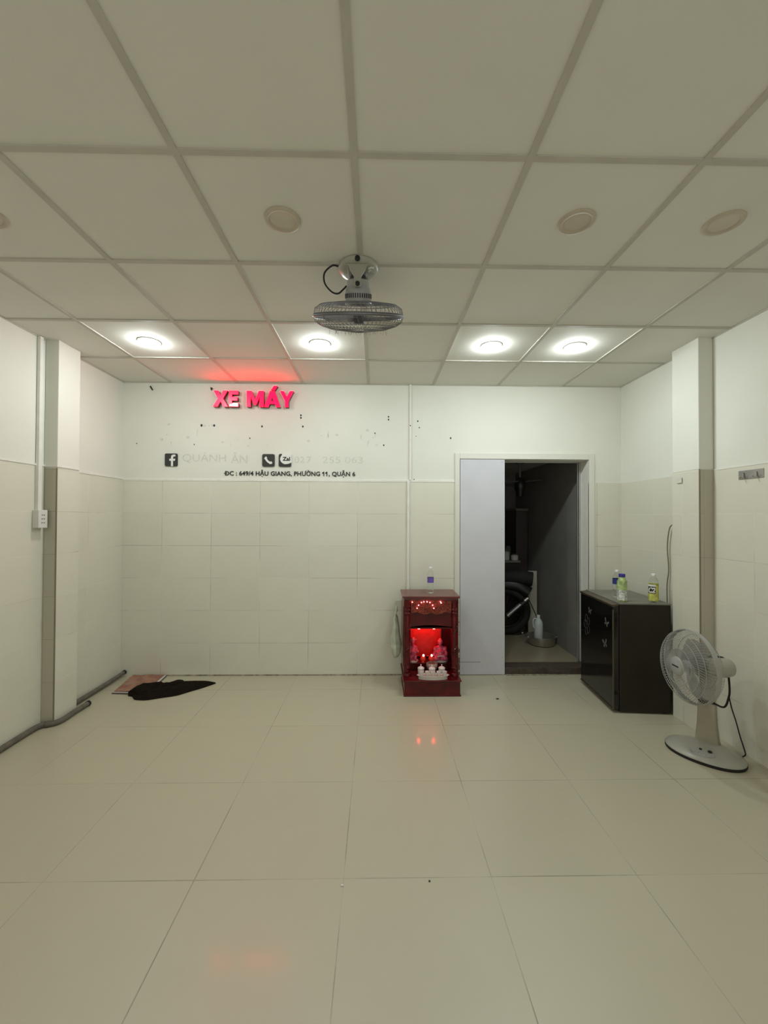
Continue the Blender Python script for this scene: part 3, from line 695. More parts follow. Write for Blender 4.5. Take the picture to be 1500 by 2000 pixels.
for (y, z, s, rot) in ((0.10, 0.640, 0.032, 0.4), (0.125, 0.475, 0.035, -0.3), (0.385, 0.665, 0.028, 0.2)):
    mt = Matrix.Translation((0, y, z)) @ Matrix.Rotation(rot, 4, 'X')
    b = MB()
    for sg in (-1, 1):
        b.prism([(0, 0), (sg*.75*s, .95*s), (sg*1.1*s, .75*s), (sg*.75*s, .12*s)], 0.0042, 0.003, 'yz', mt)
        b.prism([(0, 0), (sg*.6*s, -.10*s), (sg*.75*s, -.7*s), (sg*.35*s, -.75*s)], 0.0042, 0.003, 'yz', mt)
    o = b.build('butterfly_decal', 'decal', d)
b = MB()
for k in range(5):
    a = 2*PI*k/5
    b.tube([(0.0035, 0.44+0.035*math.cos(a)+0.022*math.cos(q*PI/6), 0.535+0.060*math.sin(a)+0.032*math.sin(q*PI/6)) for q in range(12)], 0.0010, 4, closed=True)
b.build('flower_decal', 'decal', d)
for (x, y) in ((0.08, 0.04), (0.38, 0.04), (0.08, 0.52), (0.38, 0.52)):
    MB().lathe([(0.0, 0), (0.018, 0), (0.018, 0.0225), (0.0, 0.0225)], c=(x, y, 0), n=16).build('foot', 'rubber', fr)

# ================================================================== BOTTLES
def bottle(name, loc, R, H, label, parts, rz=0.0, cat='bottle', group=None):
    """parts: body, liquid, sleeve (z0, z1, material), cap"""
    t = thing(name, label, cat, loc, rz, group); nk = parts.get('neck', 0.40)/0.40
    pf = lambda a, z: 1+(0.035*math.cos(5*a) if z < 0.12*H else 0)
    prof = [(0, 0.004), (0.5*R, 0.001), (0.88*R, 0.0), (R, 0.05*H), (R*0.97, 0.16*H), (R, 0.22*H), (R*0.95, 0.34*H), (R*0.95, 0.60*H), (R, 0.66*H), (R*0.86, 0.76*H), (R*max(0.55, 0.44*nk), 0.85*H), (R*0.40*nk, 0.89*H), (R*0.39*nk, 0.93*H), (R*0.39*nk, 0.945*H)]
    MB().lathe(prof, n=40, rfun=pf).build('bottle_body', parts['body'], t, smooth=True)
    if 'fill' in parts:
        z1 = parts['fill'][1]*H
        MB().lathe([(0, 0.008), (0.85*R, 0.008), (0.93*R, 0.06*H), (0.92*R, 0.16*H), (0.93*R, 0.22*H), (0.9*R, 0.34*H), (0.9*R, min(z1, 0.6*H)), (0.9*R, z1), (0, z1)], n=32, rfun=pf).build('drink', parts['fill'][0], t, smooth=True)
    for (z0, z1, m) in parts.get('sleeve', []):
        MB().lathe([(R*1.015 if z0 > .2 else R*1.02, z0*H), (R*1.025, (z0+z1)/2*H), (R*1.015, z1*H)], n=40, caps=False).build('label_sleeve', m, t, smooth=True)
    MB().lathe([(0.44*R*nk, parts.get('capz', 0.925)*H), (0.45*R*nk, parts.get('capz', 0.925)*H+0.001), (0.45*R*nk, 0.995*H), (0.42*R*nk, H), (0, H)], n=28, rfun=lambda a, z: 1+0.02*math.cos(28*a)).build('cap', parts['cap'], t, smooth=True)
    return t
def on_fridge(x, y): return (x, y, FHt+0.0005)
bottle('water_bottle', on_fridge(1.925, 3.215), 0.031, 0.215, 'clear water bottle with a navy label behind the green tea bottle on the refrigerator', {'body': 'pet', 'sleeve': [(0.48, 0.68, 'navy')], 'cap': 'capclear'})
bottle('tea_bottle', on_fridge(1.862, 3.045), 0.034, 0.208, 'green-labelled tea bottle with a dark blue cap on the refrigerator', {'body': 'greentea', 'sleeve': [(0.05, 0.42, 'greylabel'), (0.42, 0.74, 'greentea')], 'cap': 'capblue', 'neck': 0.58, 'capz': 0.885}, rz=0.4)
bpy.data.objects['tea_bottle'].scale = (1, 1, 1)
yb_ = bottle('tea_bottle', on_fridge(2.090, 3.025), 0.033, 0.212, 'yellow drink bottle with a white and black number label on the refrigerator', {'body': 'pet', 'fill': ('yellow', 0.66), 'sleeve': [(0.05, 0.60, 'yellow2')], 'cap': 'capclear'})
# the printed number on the yellow bottle, wrapped round the sleeve on the side facing the room
def wrap_text(body, m, parent, R, a_mid, width, z0, z1, off, name, lift):
    me = text_mesh(body, 0.1, off, 0.0, 1.0, shear=0.25)
    bm = bmesh.new(); bm.from_mesh(me); bmesh.ops.subdivide_edges(bm, edges=bm.edges[:], cuts=2); bm.to_mesh(me); bm.free()
    xs = [v.co.x for v in me.vertices]; ys = [v.co.y for v in me.vertices]; W = max(xs)-min(xs); Hh = max(ys)-min(ys); mx, my = min(xs), min(ys)
    for v in me.vertices:
        a = a_mid + ((v.co.x-mx)/W-0.5)*width/R; z = z0+(v.co.y-my)/Hh*(z1-z0)
        v.co = Vector(((R+lift)*math.cos(a), (R+lift)*math.sin(a), z))
    me.materials.clear(); me.materials.append(M[m]); o = bpy.data.objects.new(name, me); COL.objects.link(o); o.parent = parent; return o
aM = math.radians(-142)
b = MB(); pts = []
def patch(R, a0, a1, z0, z1, n=10):
    q = MB(); A = [q.bm.verts.new((R*math.cos(a0+(a1-a0)*i/n), R*math.sin(a0+(a1-a0)*i/n), z0)) for i in range(n+1)]; B = [q.bm.verts.new((R*math.cos(a0+(a1-a0)*i/n), R*math.sin(a0+(a1-a0)*i/n), z1)) for i in range(n+1)]
    for i in range(n): q.bm.faces.new((A[i], A[i+1], B[i+1], B[i]))
    return q
patch(0.0348, aM-1.0, aM+0.75, 0.118, 0.132).build('label_panel', 'vinylwhite', yb_)
patch(0.0347, aM-0.85, aM+0.70, 0.066, 0.118).build('label_panel', 'ink', yb_)
wrap_text('C2', 'vinylwhite', yb_, 0.034, aM-0.05, 0.047, 0.070, 0.112, 0.004, 'label_number', 0.0013)
bottle('water_bottle', (0.467, 3.50, 0.7915), 0.0275, 0.222, 'clear water bottle with a purple label standing on the red altar', {'body': 'pet', 'sleeve': [(0.40, 0.60, 'purple')], 'cap': 'capclear'})

# ================================================================== PEDESTAL TABLE FAN
tf = thing('table_fan', 'off-white pedestal fan standing on the floor before the right column', 'fan', (2.01, 2.46, 0.0))
BA = math.radians(222)     # direction the base faces
mb_ = Matrix.Rotation(BA, 4, 'Z')
def oval(rx, ry, z, n=56, cx=0.0):
    P = []
    for k in range(n):
        a = 2*PI*k/n; P.append((cx+rx*math.copysign(abs(math.cos(a))**0.92, math.cos(a)), ry*math.copysign(abs(math.sin(a))**0.92, math.sin(a)), z))
    return P
def loft(b, rings, mtx=None, cap=True):
    R_ = [[b.bm.verts.new(p) for p in r] for r in rings]
    for a, c in zip(R_, R_[1:]):
        n = len(a)
        for i in range(n): b.bm.faces.new((a[i], a[(i+1) % n], c[(i+1) % n], c[i]))
    if cap: b.bm.faces.new(R_[0][::-1]); b.bm.faces.new(R_[-1])
    if mtx is not None: bmesh.ops.transform(b.bm, matrix=mtx, verts=[v for r in R_ for v in r])
    return b
loft(MB(), [oval(.148, .198, 0.0), oval(.150, .200, 0.004), oval(.149, .199, 0.017)], mb_).build('base_rim', 'rubber', tf, smooth=True)
loft(MB(), [oval(.148, .198, 0.0175), oval(.146, .196, 0.024), oval(.125, .170, 0.036), oval(.085, .115, 0.046, cx=-.01), oval(.052, .062, 0.052, cx=-.03)], mb_).build('base', 'fan_white', tf, smooth=True)
o = loft(MB(), [oval(.050, .062, 0.030, cx=0.075), oval(.050, .062, 0.0455, cx=0.073), oval(.046, .058, 0.0475, cx=0.072)], mb_).build('control_panel', 'fan_grey', tf, smooth=True)
for k in range(5): MB().box(0.100, 0.116, -0.045+0.019*k, -0.031+0.019*k, 0.0450, 0.0510, 0.002, mtx=mb_).build('speed_button', 'fan_white', tf)
MB().lathe([(0, 0.047), (0.011, 0.047), (0.010, 0.055), (0, 0.056)], c=(0.055, 0.035, 0), n=18, mtx=mb_).build('timer_knob', 'black', tf)
MB().lathe([(0, 0.047), (0.008, 0.047), (0.007, 0.053), (0, 0.054)], c=(0.055, -0.01, 0), n=18, mtx=mb_).build('timer_knob', 'black', tf)
def rr(hx, hy, z, r=0.012, cx=0.0, n=5):
    P = []
    for (sx, sy, a0) in ((1, 1, 0), (-1, 1, 90), (-1, -1, 180), (1, -1, 270)):
        for k in range(n+1):
            a = math.radians(a0+90*k/n); P.append((cx+sx*(hx-r)+r*math.cos(a), sy*(hy-r)+r*math.sin(a), z))
    return P
colx = -0.10
loft(MB(), [rr(.040, .064, 0.035, cx=colx), rr(.036, .058, 0.060, cx=colx), rr(.028, .050, 0.16, cx=colx), rr(.025, .046, 0.275, cx=colx), rr(.020, .040, 0.285, cx=colx)], mb_).build('column', 'fan_column', tf, smooth=True)
cpos = mb_ @ Vector((colx, 0, 0))
HZc = 0.553
MB().tube([(cpos.x, cpos.y, 0.28), (cpos.x, cpos.y, 0.40), (cpos.x+0.0, cpos.y-0.01, HZc-0.07)], [0.024, 0.022, 0.020], 20).build('neck', 'fan_white', tf, smooth=True)
MB().box(cpos.x-0.045, cpos.x+0.03, cpos.y-0.022, cpos.y+0.022, 0.285, 0.305, 0.006).build('tilt_joint', 'black', tf)
# head: local axis +Z = blowing direction, rotated to face -X
HC = Vector((-0.125, -0.045, HZc))           # centre of the cage relative to the fan root
fz = Vector((-1.0, 0.025, 0.03)).normalized(); fx = Vector((0, 0, 1)).cross(fz).normalized(); fy = fz.cross(fx)
HM = Matrix(((fx.x, fy.x, fz.x, HC.x), (fx.y, fy.y, fz.y, HC.y), (fx.z, fy.z, fz.z, HC.z), (0, 0, 0, 1)))
MB().lathe([(0.0, -0.255), (0.030, -0.253), (0.050, -0.238), (0.058, -0.205), (0.056, -0.110), (0.062, -0.100), (0.062, -0.060), (0.0, -0.058)], n=36, mtx=HM).build('motor_housing', 'fan_white', tf, smooth=True)
MB().tube([HM @ Vector((0, 0.052, -0.14)), HM @ Vector((0, 0.080, -0.14))], 0.007, 12).build('swing_knob', 'cable', tf, smooth=True)
R0 = 0.213
b = MB(); NW = 76
for k in range(NW):
    a = 2*PI*k/NW; P = [(0.060, -0.066, 0), (0.12, -0.068, 0.03), (0.185, -0.055, 0.05), (R0-0.004, -0.030, 0.06), (R0, -0.004, 0.06)]
    b.tube([(r*math.cos(a+q), r*math.sin(a+q), z) for r, z, q in P], 0.0011, 4)
b.tube(ringpts(0.185, -0.056), 0.0018, 6, closed=True); b.tube(ringpts(0.12, -0.069), 0.0018, 6, closed=True); b.tube(ringpts(0.062, -0.066), 0.0025, 6, closed=True)
b.lathe([(R0-0.004, -0.022), (R0+0.001, -0.022), (R0+0.002, -0.004), (R0-0.003, -0.004)], n=72, caps=False)
bmesh.ops.transform(b.bm, matrix=HM, verts=b.bm.verts[:]); b.build('rear_cage', 'cagewhite', tf)
b = MB()
for k in range(NW):
    a = 2*PI*k/NW; P = [(R0, 0.004, 0), (R0-0.006, 0.030, 0.02), (0.180, 0.052, 0.08), (0.12, 0.068, 0.2), (0.046, 0.076, 0.36)]
    b.tube([(r*math.cos(a+q), r*math.sin(a+q), z) for r, z, q in P], 0.0011, 4)
for (r, z, q) in ((0.190, 0.047, .0016), (0.155, 0.061, .0016), (0.11, 0.070, .0016), (R0, 0.004, .0026)): b.tube(ringpts(r, z), q, 6, closed=True)
bmesh.ops.transform(b.bm, matrix=HM, verts=b.bm.verts[:]); b.build('front_cage', 'cagewhite', tf)
MB().lathe([(R0-0.002, -0.005), (R0+0.004, -0.005), (R0+0.004, 0.005), (R0-0.002, 0.005)], n=72, caps=False, mtx=HM).build('cage_clamp_band', 'cagewhite', tf, smooth=True)
o = MB().lathe([(0.0, 0.084), (0.044, 0.082), (0.054, 0.077), (0.056, 0.071), (0.0, 0.071)], n=40, mtx=HM).build('badge', 'fan_white', tf, smooth=True)
MB().lathe([(0.0, 0.0865), (0.042, 0.0845), (0.047, 0.082), (0.0, 0.080)], n=40, mtx=HM).build('badge_plate', 'fan_grey', o, smooth=True)
MB().box(-0.026, 0.026, -0.0035, 0.0035, 0.0845, 0.0875, mtx=HM).build('badge_stripe', 'black', o)
MB().lathe([(0.0, 0.045), (0.028, 0.042), (0.036, 0.030), (0.036, -0.02), (0.0, -0.025)], n=28, mtx=HM).build('blade_hub', 'fan_grey', tf, smooth=True)
for k in range(3):
    blade(0.03, 0.188, 0.085, 0.022, 0.010, HM @ Matrix.Rotation(2*PI*k/3+0.9, 4, 'Z')).build('blade', 'blade', tf, smooth=True)
# power cord hangs from the motor and from the joint, down to the floor
MB().tube(bez([HM @ Vector((-0.005, 0.060, -0.105)), (0.085, -0.045, 0.600), (0.105, -0.05, 0.52), (0.115, -0.05, 0.42), (0.112, -0.045, 0.36), (0.095, -0.03, 0.30), (cpos.x+0.02, cpos.y, 0.292)], 10), 0.0055, 8).build('cord', 'rubber', tf, smooth=True)
MB().tube(bez([(0.113, -0.048, 0.37), (0.128, -0.050, 0.30), (0.150, -0.055, 0.22), (0.168, -0.060, 0.14), (0.190, -0.065, 0.06), (0.198, -0.06, 0.028), (0.175, -0.05, 0.009), (0.165, -0.045, 0.008)], 10), 0.0035, 8).build('cord', 'rubber', tf, smooth=True)

# ================================================================== RED ALTAR
AX0, AX1 = 0.222, 0.686; AC = (AX0+AX1)/2
al = thing('house_altar', 'red lacquered house altar with lamps and figurines by the back wall', 'altar', (AC, 3.268, 0.0))
AW = (AX1-AX0)/2
# base box, stepped
b = MB(); b.box(-AW+0.006, AW-0.006, 0.004, 0.385, 0.0, 0.118, 0.004); b.box(-AW+0.0, AW, -0.0, 0.39, 0.0, 0.012, 0.003)
b.build('base', 'lacquer', al)
b = MB(); b.box(-AW-0.004, AW+0.004, -0.006, 0.392, 0.118, 0.130, 0.004); b.build('front_ledge', 'lacquer', al)
b = MB(); b.box(-AW+0.02, AW-0.02, 0.222, 0.385, 0.130, 0.190, 0.003); b.build('inner_step', 'lacquer', al)
# two side panels, back, top
for s in (-1, 1):
    b = MB(); x0, x1 = sorted((s*(AW-0.006), s*(AW-0.022))); b.box(x0, x1, 0.085, 0.392, 0.130, 0.755, 0.002)
    sp_ = b.build('side_panel', 'lacquer', al)
    b = MB(); x0, x1 = sorted((s*(AW-0.002), s*(AW-0.010))); b.box(x0, x1, 0.115, 0.365, 0.20, 0.70, 0.004); b.build('raised_field', 'lacquer', sp_)
b = MB(); b.box(-AW+0.022, AW-0.022, 0.372, 0.388, 0.130, 0.755); b.build('back_panel', 'lacquer', al)
b = MB(); b.box(-AW-0.006, AW+0.006, 0.070, 0.402, 0.775, 0.7905, 0.003); b.box(-AW+0.006, AW-0.006, 0.080, 0.395, 0.755, 0.776, 0.003)
b.build('top', 'lacquer_top', al)
def post(x):
    prof = [(0.030, 0.130), (0.030, 0.150), (0.022, 0.158), (0.028, 0.172), (0.022, 0.186), (0.028, 0.198), (0.020, 0.212), (0.024, 0.23), (0.0235, 0.62), (0.020, 0.635), (0.029, 0.648), (0.021, 0.660), (0.030, 0.676), (0.022, 0.690), (0.029, 0.705), (0.023, 0.720), (0.031, 0.735), (0.031, 0.756)]
    b = MB(); b.lathe(prof, c=(x, 0.100, 0), n=28)
    for k in range(9):    # twisting dragon relief on the shaft
        z0 = 0.24+0.042*k; a0 = k*1.7
        b.tube([(x+0.024*math.cos(a0+q*0.5), 0.100+0.024*math.sin(a0+q*0.5), z0+q*0.011) for q in range(7)], 0.006, 6)
    return b.build('turned_post', 'lacquer', al, smooth=True)
post(-AW+0.036); post(AW-0.036)
# carved crown with a scalloped lower edge
P = [(-0.168, 0.752), (0.168, 0.752)]; n = 28
low = []
for k in range(n+1):
    x = 0.168-0.336*k/n; low.append((x, 0.652-0.014*abs(math.sin(3.0*PI*x/0.336))+0.016*(abs(x)/0.168)**2))
b = MB(); b.prism(P+low, 0.088, 0.102); cr = b.build('carved_crown', 'carved', al)
b = MB()
for s in (-1, 1):
    for (cx, cz, r0, tn) in ((0.125, 0.705, 0.030, 2.2), (0.075, 0.690, 0.018, 1.8), (0.145, 0.672, 0.012, 1.5)):
        pts = [(s*(cx+(r0*(1-q/22))*math.cos(tn*PI*q/14)), 0.085, cz+(r0*(1-q/22))*math.sin(tn*PI*q/14)) for q in range(22)]
        b.tube(pts, 0.0032, 5)
for k in range(7):
    x = -0.045+0.015*k; b.tube([(x, 0.085, 0.655), (x+0.006*math.sin(k*2), 0.084, 0.675), (x-0.004, 0.085, 0.695+0.006*math.cos(k))], 0.003, 5)
b.build('scroll_relief', 'carved', cr, smooth=True)
b = MB(); P = [(-0.185, 0.652), (0.185, 0.652), (0.185, 0.530)] + [(0.185-0.370*k/20, 0.530+0.016*math.sin(PI*k/20)) for k in range(1, 20)] + [(-0.185, 0.530)]
b.prism(P, 0.105, 0.115); b.build('upper_valance', 'lacquer', al)
# painted board at the back with lit red
b = MB(); P = [(-0.150, 0.205), (0.150, 0.205), (0.150, 0.455), (0.130, 0.478), (0.055, 0.480), (0.0, 0.484), (-0.055, 0.480), (-0.130, 0.478), (-0.150, 0.455)]
P = [(-0.150, 0.205), (0.125, 0.205), (0.125, 0.490), (0.105, 0.497), (-0.115, 0.497), (-0.150, 0.470)]
b.prism(P, 0.352, 0.366); bb = b.build('back_board', 'redboard', al)
b = MB()
for (a, c) in zip(P, P[1:]+P[:1]): b.tube([(a[0], 0.350, a[1]), (c[0], 0.350, c[1])], 0.003, 6)
b.build('board_moulding', 'lacquer_top', bb)
# inner ceiling that carries the two lamps
b = MB(); b.box(-AW+0.022, AW-0.022, 0.120, 0.372, 0.512, 0.522); b.build('inner_ceiling', 'lacquer', al)
for x in (-0.085, 0.045):
    lp = MB().lathe([(0.0, 0.512), (0.018, 0.512), (0.022, 0.503), (0.024, 0.494), (0.020, 0.492), (0.0, 0.494)][::-1], c=(x, 0.245, 0), n=24).build('lamp_socket', 'black', al, smooth=True)
    MB().ball((x, 0.245, 0.485), (0.0135, 0.0135, 0.0115)).build('bulb', 'bulbred', lp, smooth=True)
# joss-stick like LED garland on the crown
g = thing('led_string', 'string of small glowing red lights arched across the altar crown', 'string lights', (AC, 3.350, 0.70))
leds = [(-0.158, .745), (-0.082, .742), (-0.062, .7485), (-0.036, .7475), (-0.012, .742), (-0.106, .720), (-0.118, .695), (0.010, .720), (0.020, .695), (0.075, .748), (0.080, .738)]
order = [0, 6, 5, 1, 2, 3, 4, 7, 8, 10, 9]
W_ = [Vector((leds[i][0], -0.004, leds[i][1]-0.70-0.004)) for i in order]
MB().tube(bez(W_, 6), 0.0012, 5).build('wire', 'letter_side', g)
for (x, z) in leds:
    MB().ball((x, -0.008, z-0.70-0.002), 0.0042, 10).build('led_bulb', 'ledred', g, smooth=True)

# figurines: one continuous surface each, from joined rounded masses
def figure(parts, vox=0.0035, smooth_it=3):
    b = MB()
    for p in parts: b.ball(p[0], p[1], 18, Matrix.Rotation(0, 4, 'X') if len(p) < 3 else p[2])
    me = bpy.data.meshes.new('figure'); b.bm.to_mesh(me); b.bm.free()
    o = bpy.data.objects.new('figure', me); COL.objects.link(o)
    r = o.modifiers.new('r', 'REMESH'); r.mode = 'VOXEL'; r.voxel_size = vox
    s_ = o.modifiers.new('s', 'SMOOTH'); s_.iterations = smooth_it; s_.factor = 0.6
    dg = bpy.context.evaluated_depsgraph_get(); me2 = bpy.data.meshes.new_from_object(o.evaluated_get(dg))
    bpy.data.objects.remove(o)
    for p in me2.polygons: p.use_smooth = True
    return me2
def addmesh(name, me, m, parent):
    me.materials.clear(); me.materials.append(M[m]); o = bpy.data.objects.new(name, me); COL.objects.link(o); o.parent = parent; return o
STEP = 0.1905
# right: seated laughing figure with a round belly
t = thing('figurine', 'pink-lit seated porcelain figurine with a round belly, right side of the altar', 'figurine', (0.558, 3.545, STEP))
body = [((0, 0, .045), (.056, .040, .040)), ((0, -.016, .070), (.040, .034, .038)), ((0, .004, .105), (.044, .028, .030)), ((-.040, -.004, .100), (.022, .020, .030)), ((.040, -.004, .100), (.022, .020, .030)),
        ((-.050, -.018, .066), (.015, .020, .026)), ((.050, -.018, .066), (.015, .020, .026)), ((-.034, -.034, .030), (.030, .020, .018)), ((.034, -.034, .030), (.030, .020, .018)), ((-.030, -.040, .056), (.012, .010, .010)), ((.030, -.040, .056), (.012, .010, .010)),
        ((0, -.002, .135), (.014, .013, .016)), ((0, -.004, .162), (.0215, .0205, .025)), ((0, -.023, .158), (.004, .004, .005)), ((-.0215, 0, .158), (.004, .006, .011)), ((.0215, 0, .158), (.004, .006, .011)), ((0, -.014, .146), (.014, .012, .009))]
bd = addmesh('body', figure(body), 'statue2', t)
MB().lathe([(0.0, 0.196), (0.008, 0.194), (0.012, 0.186), (0.018, 0.183), (0.0225, 0.172), (0.020, 0.168)][::-1], n=24, caps=False).build('cap', 'statue', t, smooth=True)
for s in (-1, 1): MB().ball((s*.008, -.0225, .166), .0016, 8).build('eye', 'ink', t)
MB().tube([(-.006, -.0245, .150), (0, -.026, .1485), (.006, -.0245, .150)], .0012, 5).build('mouth', 'letter_side', t)
MB().lathe([(0, 0), (.070, 0), (.072, .008), (.060, .014), (0, .015)], n=36, rfun=lambda a, z: 1-0.28*abs(math.sin(a))).build('pedestal', 'porcelain', t, smooth=True)
MB().tube(bez([(-.030, -.046, .050), (-.012, -.052, .058), (.012, -.052, .058), (.030, -.046, .050)], 5), .0055, 8).build('held_ingot', 'bulbwhite' if False else 'porcelain', t, smooth=True)
# left: taller seated figure with an official's hat
t = thing('figurine', 'pink-lit tall porcelain figurine with a flat hat, left side of the altar', 'figurine', (0.319, 3.535, STEP))
body = [((0, 0, .050), (.034, .030, .045)), ((0, -.010, .085), (.030, .024, .034)), ((0, .002, .120), (.029, .021, .026)), ((-.028, -.004, .112), (.012, .015, .026)), ((.028, -.004, .112), (.014, .015, .026)),
        ((.036, -.016, .090), (.010, .013, .016)), ((-.030, -.018, .088), (.010, .015, .014)), ((-.018, -.026, .036), (.016, .014, .030)), ((.018, -.026, .036), (.016, .014, .030)),
        ((0, -.002, .146), (.010, .010, .012)), ((0, -.004, .165), (.0155, .0155, .019)), ((0, -.0195, .163), (.003, .003, .004)), ((-.0155, 0, .163), (.003, .004, .006)), ((.0155, 0, .163), (.003, .004, .006)), ((0, -.016, .146), (.008, .006, .014))]
addmesh('body', figure(body, 0.003), 'statue2', t)
MB().lathe([(.0165, .174), (.0175, .180), (.0175, .196), (.014, .200), (.014, .206), (0, .207)], n=24).box(-.034, .034, -.003, .003, .184, .192, .001).build('hat', 'statue', t, smooth=True)
for s in (-1, 1): MB().ball((s*.006, -.0185, .168), .0014, 8).build('eye', 'ink', t)
MB().tube([(-.005, -.0195, .156), (0, -.0205, .155), (.005, -.0195, .156)], .0010, 5).build('mouth', 'letter_side', t)
MB().lathe([(0, 0), (.044, 0), (.046, .010), (.036, .018), (0, .019)], n=36, rfun=lambda a, z: 1+0.04*math.cos(7*a)).build('pedestal', 'porcelain', t, smooth=True)
MB().ball((.040, -.024, .092), (.009, .008, .010)).build('held_ingot', 'statue', t, smooth=True)
# small red lamps between the figures
for (x, y, lb) in ((0.405, 3.512, 'small round red altar lamp with a white tip, left of the incense bowl'), (0.476, 3.512, 'small round red altar lamp with a white tip, beside the round-bellied figurine')):
    t = thing('altar_lamp', lb, 'lamp', (x, y, STEP), 0, 'small red altar lamps')
    MB().lathe([(0, 0), (.014, 0), (.012, .004), (.006, .008), (.018, .016), (.0235, .028), (.021, .042), (.012, .050)], n=24).build('lamp_body', 'redglass', t, smooth=True)
    MB().ball((0.004, -0.004, 0.059), (.0095, .0095, .0105)).build('bulb_tip', 'bulbwhite', t, smooth=True)
# incense bowl
LEDGE = 0.1305
t = thing('incense_bowl', 'grey stone incense bowl behind the white lidded jars on the altar', 'bowl', (0.472, 3.437, LEDGE))
MB().lathe([(0, 0), (.026, 0), (.028, .006), (.024, .012), (.040, .030), (.047, .052), (.048, .072), (.044, .078), (.041, .074), (.040, .062), (0, .060)], n=40, rfun=lambda a, z: 1+.015*math.cos(12*a)).build('bowl', 'incense', t, smooth=True)
MB().lathe([(0, .0605), (.039, .0625), (.0, .066)], n=30).build('ash', 'incense', t, smooth=True)
b = MB()
for k in range(7):
    a = k*0.9; x, y = .015*math.cos(a), .015*math.sin(a); b.tube([(x, y, .060), (x*1.4, y*1.4, .086+.004*(k % 3))], .0011, 5)
b.build('incense_stubs', 'letter_side', t)
# tray, cups, lidded jars
TX, TY = 0.463, 3.305
t = thing('serving_tray', 'white scalloped tray holding five small cups at the altar front', 'tray', (TX, TY, LEDGE))
MB().lathe([(0, 0), (.118, 0), (.119, .022), (.131, .030), (.128, .033), (.116, .026), (0, .025)], n=64, rfun=lambda a, z: (1+(0.022*math.cos(18*a) if z > .028 else 0))*1.0, mtx=Matrix.Diagonal((1, 0.30, 1, 1))).build('tray_body', 'tray', t, smooth=True)
cup0 = None
cup_lab = ['small white cup, first from the left on the altar tray', 'small white cup, second from the left on the altar tray', 'small white cup in the middle of the altar tray', 'small white cup, second from the right on the altar tray', 'small white cup, first from the right on the altar tray']
for k, lb in enumerate(cup_lab):
    loc = (TX-0.094+0.047*k, TY-0.004, LEDGE+0.0265)
    if cup0 is None:
        cup0 = c = thing('offering_cup', lb, 'cup', loc, 0, 'small white cups on the altar tray')
        MB().lathe([(0, 0), (.010, 0), (.0105, .003), (.0135, .008), (.0185, .024), (.0195, .033), (.0178, .033), (.0165, .024), (.011, .008), (0, .007)], n=28).build('cup_body', 'porcelain', c, smooth=True)
        MB().lathe([(0, .0225), (.0160, .0225)], n=24, caps=False).build('water', 'incense', c)
    else:
        c = dup(cup0); c.location = loc; c['label'] = lb
jar0 = None
for x, lb in ((0.372, 'white lidded jar, leftmost of the three on the altar'), (0.463, 'white lidded jar with a pinkish lid, middle of the three on the altar'), (0.545, 'white lidded jar, rightmost of the three on the altar')):
    loc = (x, 3.372 if x != 0.463 else 3.362, LEDGE)
    if jar0 is None:
        jar0 = c = thing('lidded_jar', lb, 'jar', loc, 0, 'white lidded jars on the altar')
        MB().lathe([(0, 0), (.016, 0), (.018, .004), (.024, .014), (.0265, .030), (.0265, .052), (.0245, .058), (0, .058)], n=32).build('jar_body', 'porcelain', c, smooth=True)
        l = MB().lathe([(0.020, .0585), (.0285, .060), (.0275, .064), (.018, .071), (.006, .076), (0.0, .077)], n=32).build('lid', 'porcelain', c, smooth=True)
        MB().lathe([(0.003, .075), (.003, .081), (.006, .085), (.004, .091), (0, .093)], n=16).build('lid_knob', 'porcelain', l, smooth=True)
    else:
        c = dup(jar0); c.location = loc; c['label'] = lb

# ================================================================== PLASTIC BAG beside the altar
def crumple(name, prof, m, parent, amp, seed, n=36, sx=1.0, sy=1.0, freq=3.0):
    from mathutils import noise
    b = MB(); b.lathe(prof, n=n, caps=True)
    for v in b.bm.verts:
        d = noise.noise_vector(Vector((v.co.x*freq*8+seed, v.co.y*freq*8, v.co.z*freq*5)))
        k = noise.noise_vector(Vector((v.co.x*60+seed, v.co.y*60, v.co.z*22)))
        v.co = Vector((v.co.x*sx, v.co.y*sy, v.co.z)) + d*amp + k*amp*0.4
    return b.build(name, m, parent, smooth=True)
t = thing('plastic_bag', 'crumpled pale green plastic bag hanging on the left side of the altar', 'bag', (0.178, 3.50, 0.235))
crumple('bag_body', [(0.006, 0.0), (0.030, 0.012), (0.046, 0.05), (0.050, 0.12), (0.044, 0.20), (0.032, 0.28), (0.018, 0.34), (0.010, 0.38), (0.014, 0.41), (0.008, 0.44)], 'bag', t, 0.015, 3.1, sx=0.85, sy=1.5)
MB().tube(bez([(0.0, 0, 0.40), (-0.012, 0.0, 0.44), (-0.006, 0.0, 0.475), (0.012, 0.0, 0.49), (0.034, 0.0, 0.488)], 6), 0.0035, 7).build('bag_handle', 'bag', t, smooth=True)
t.location = (0.168, 3.50, 0.235)

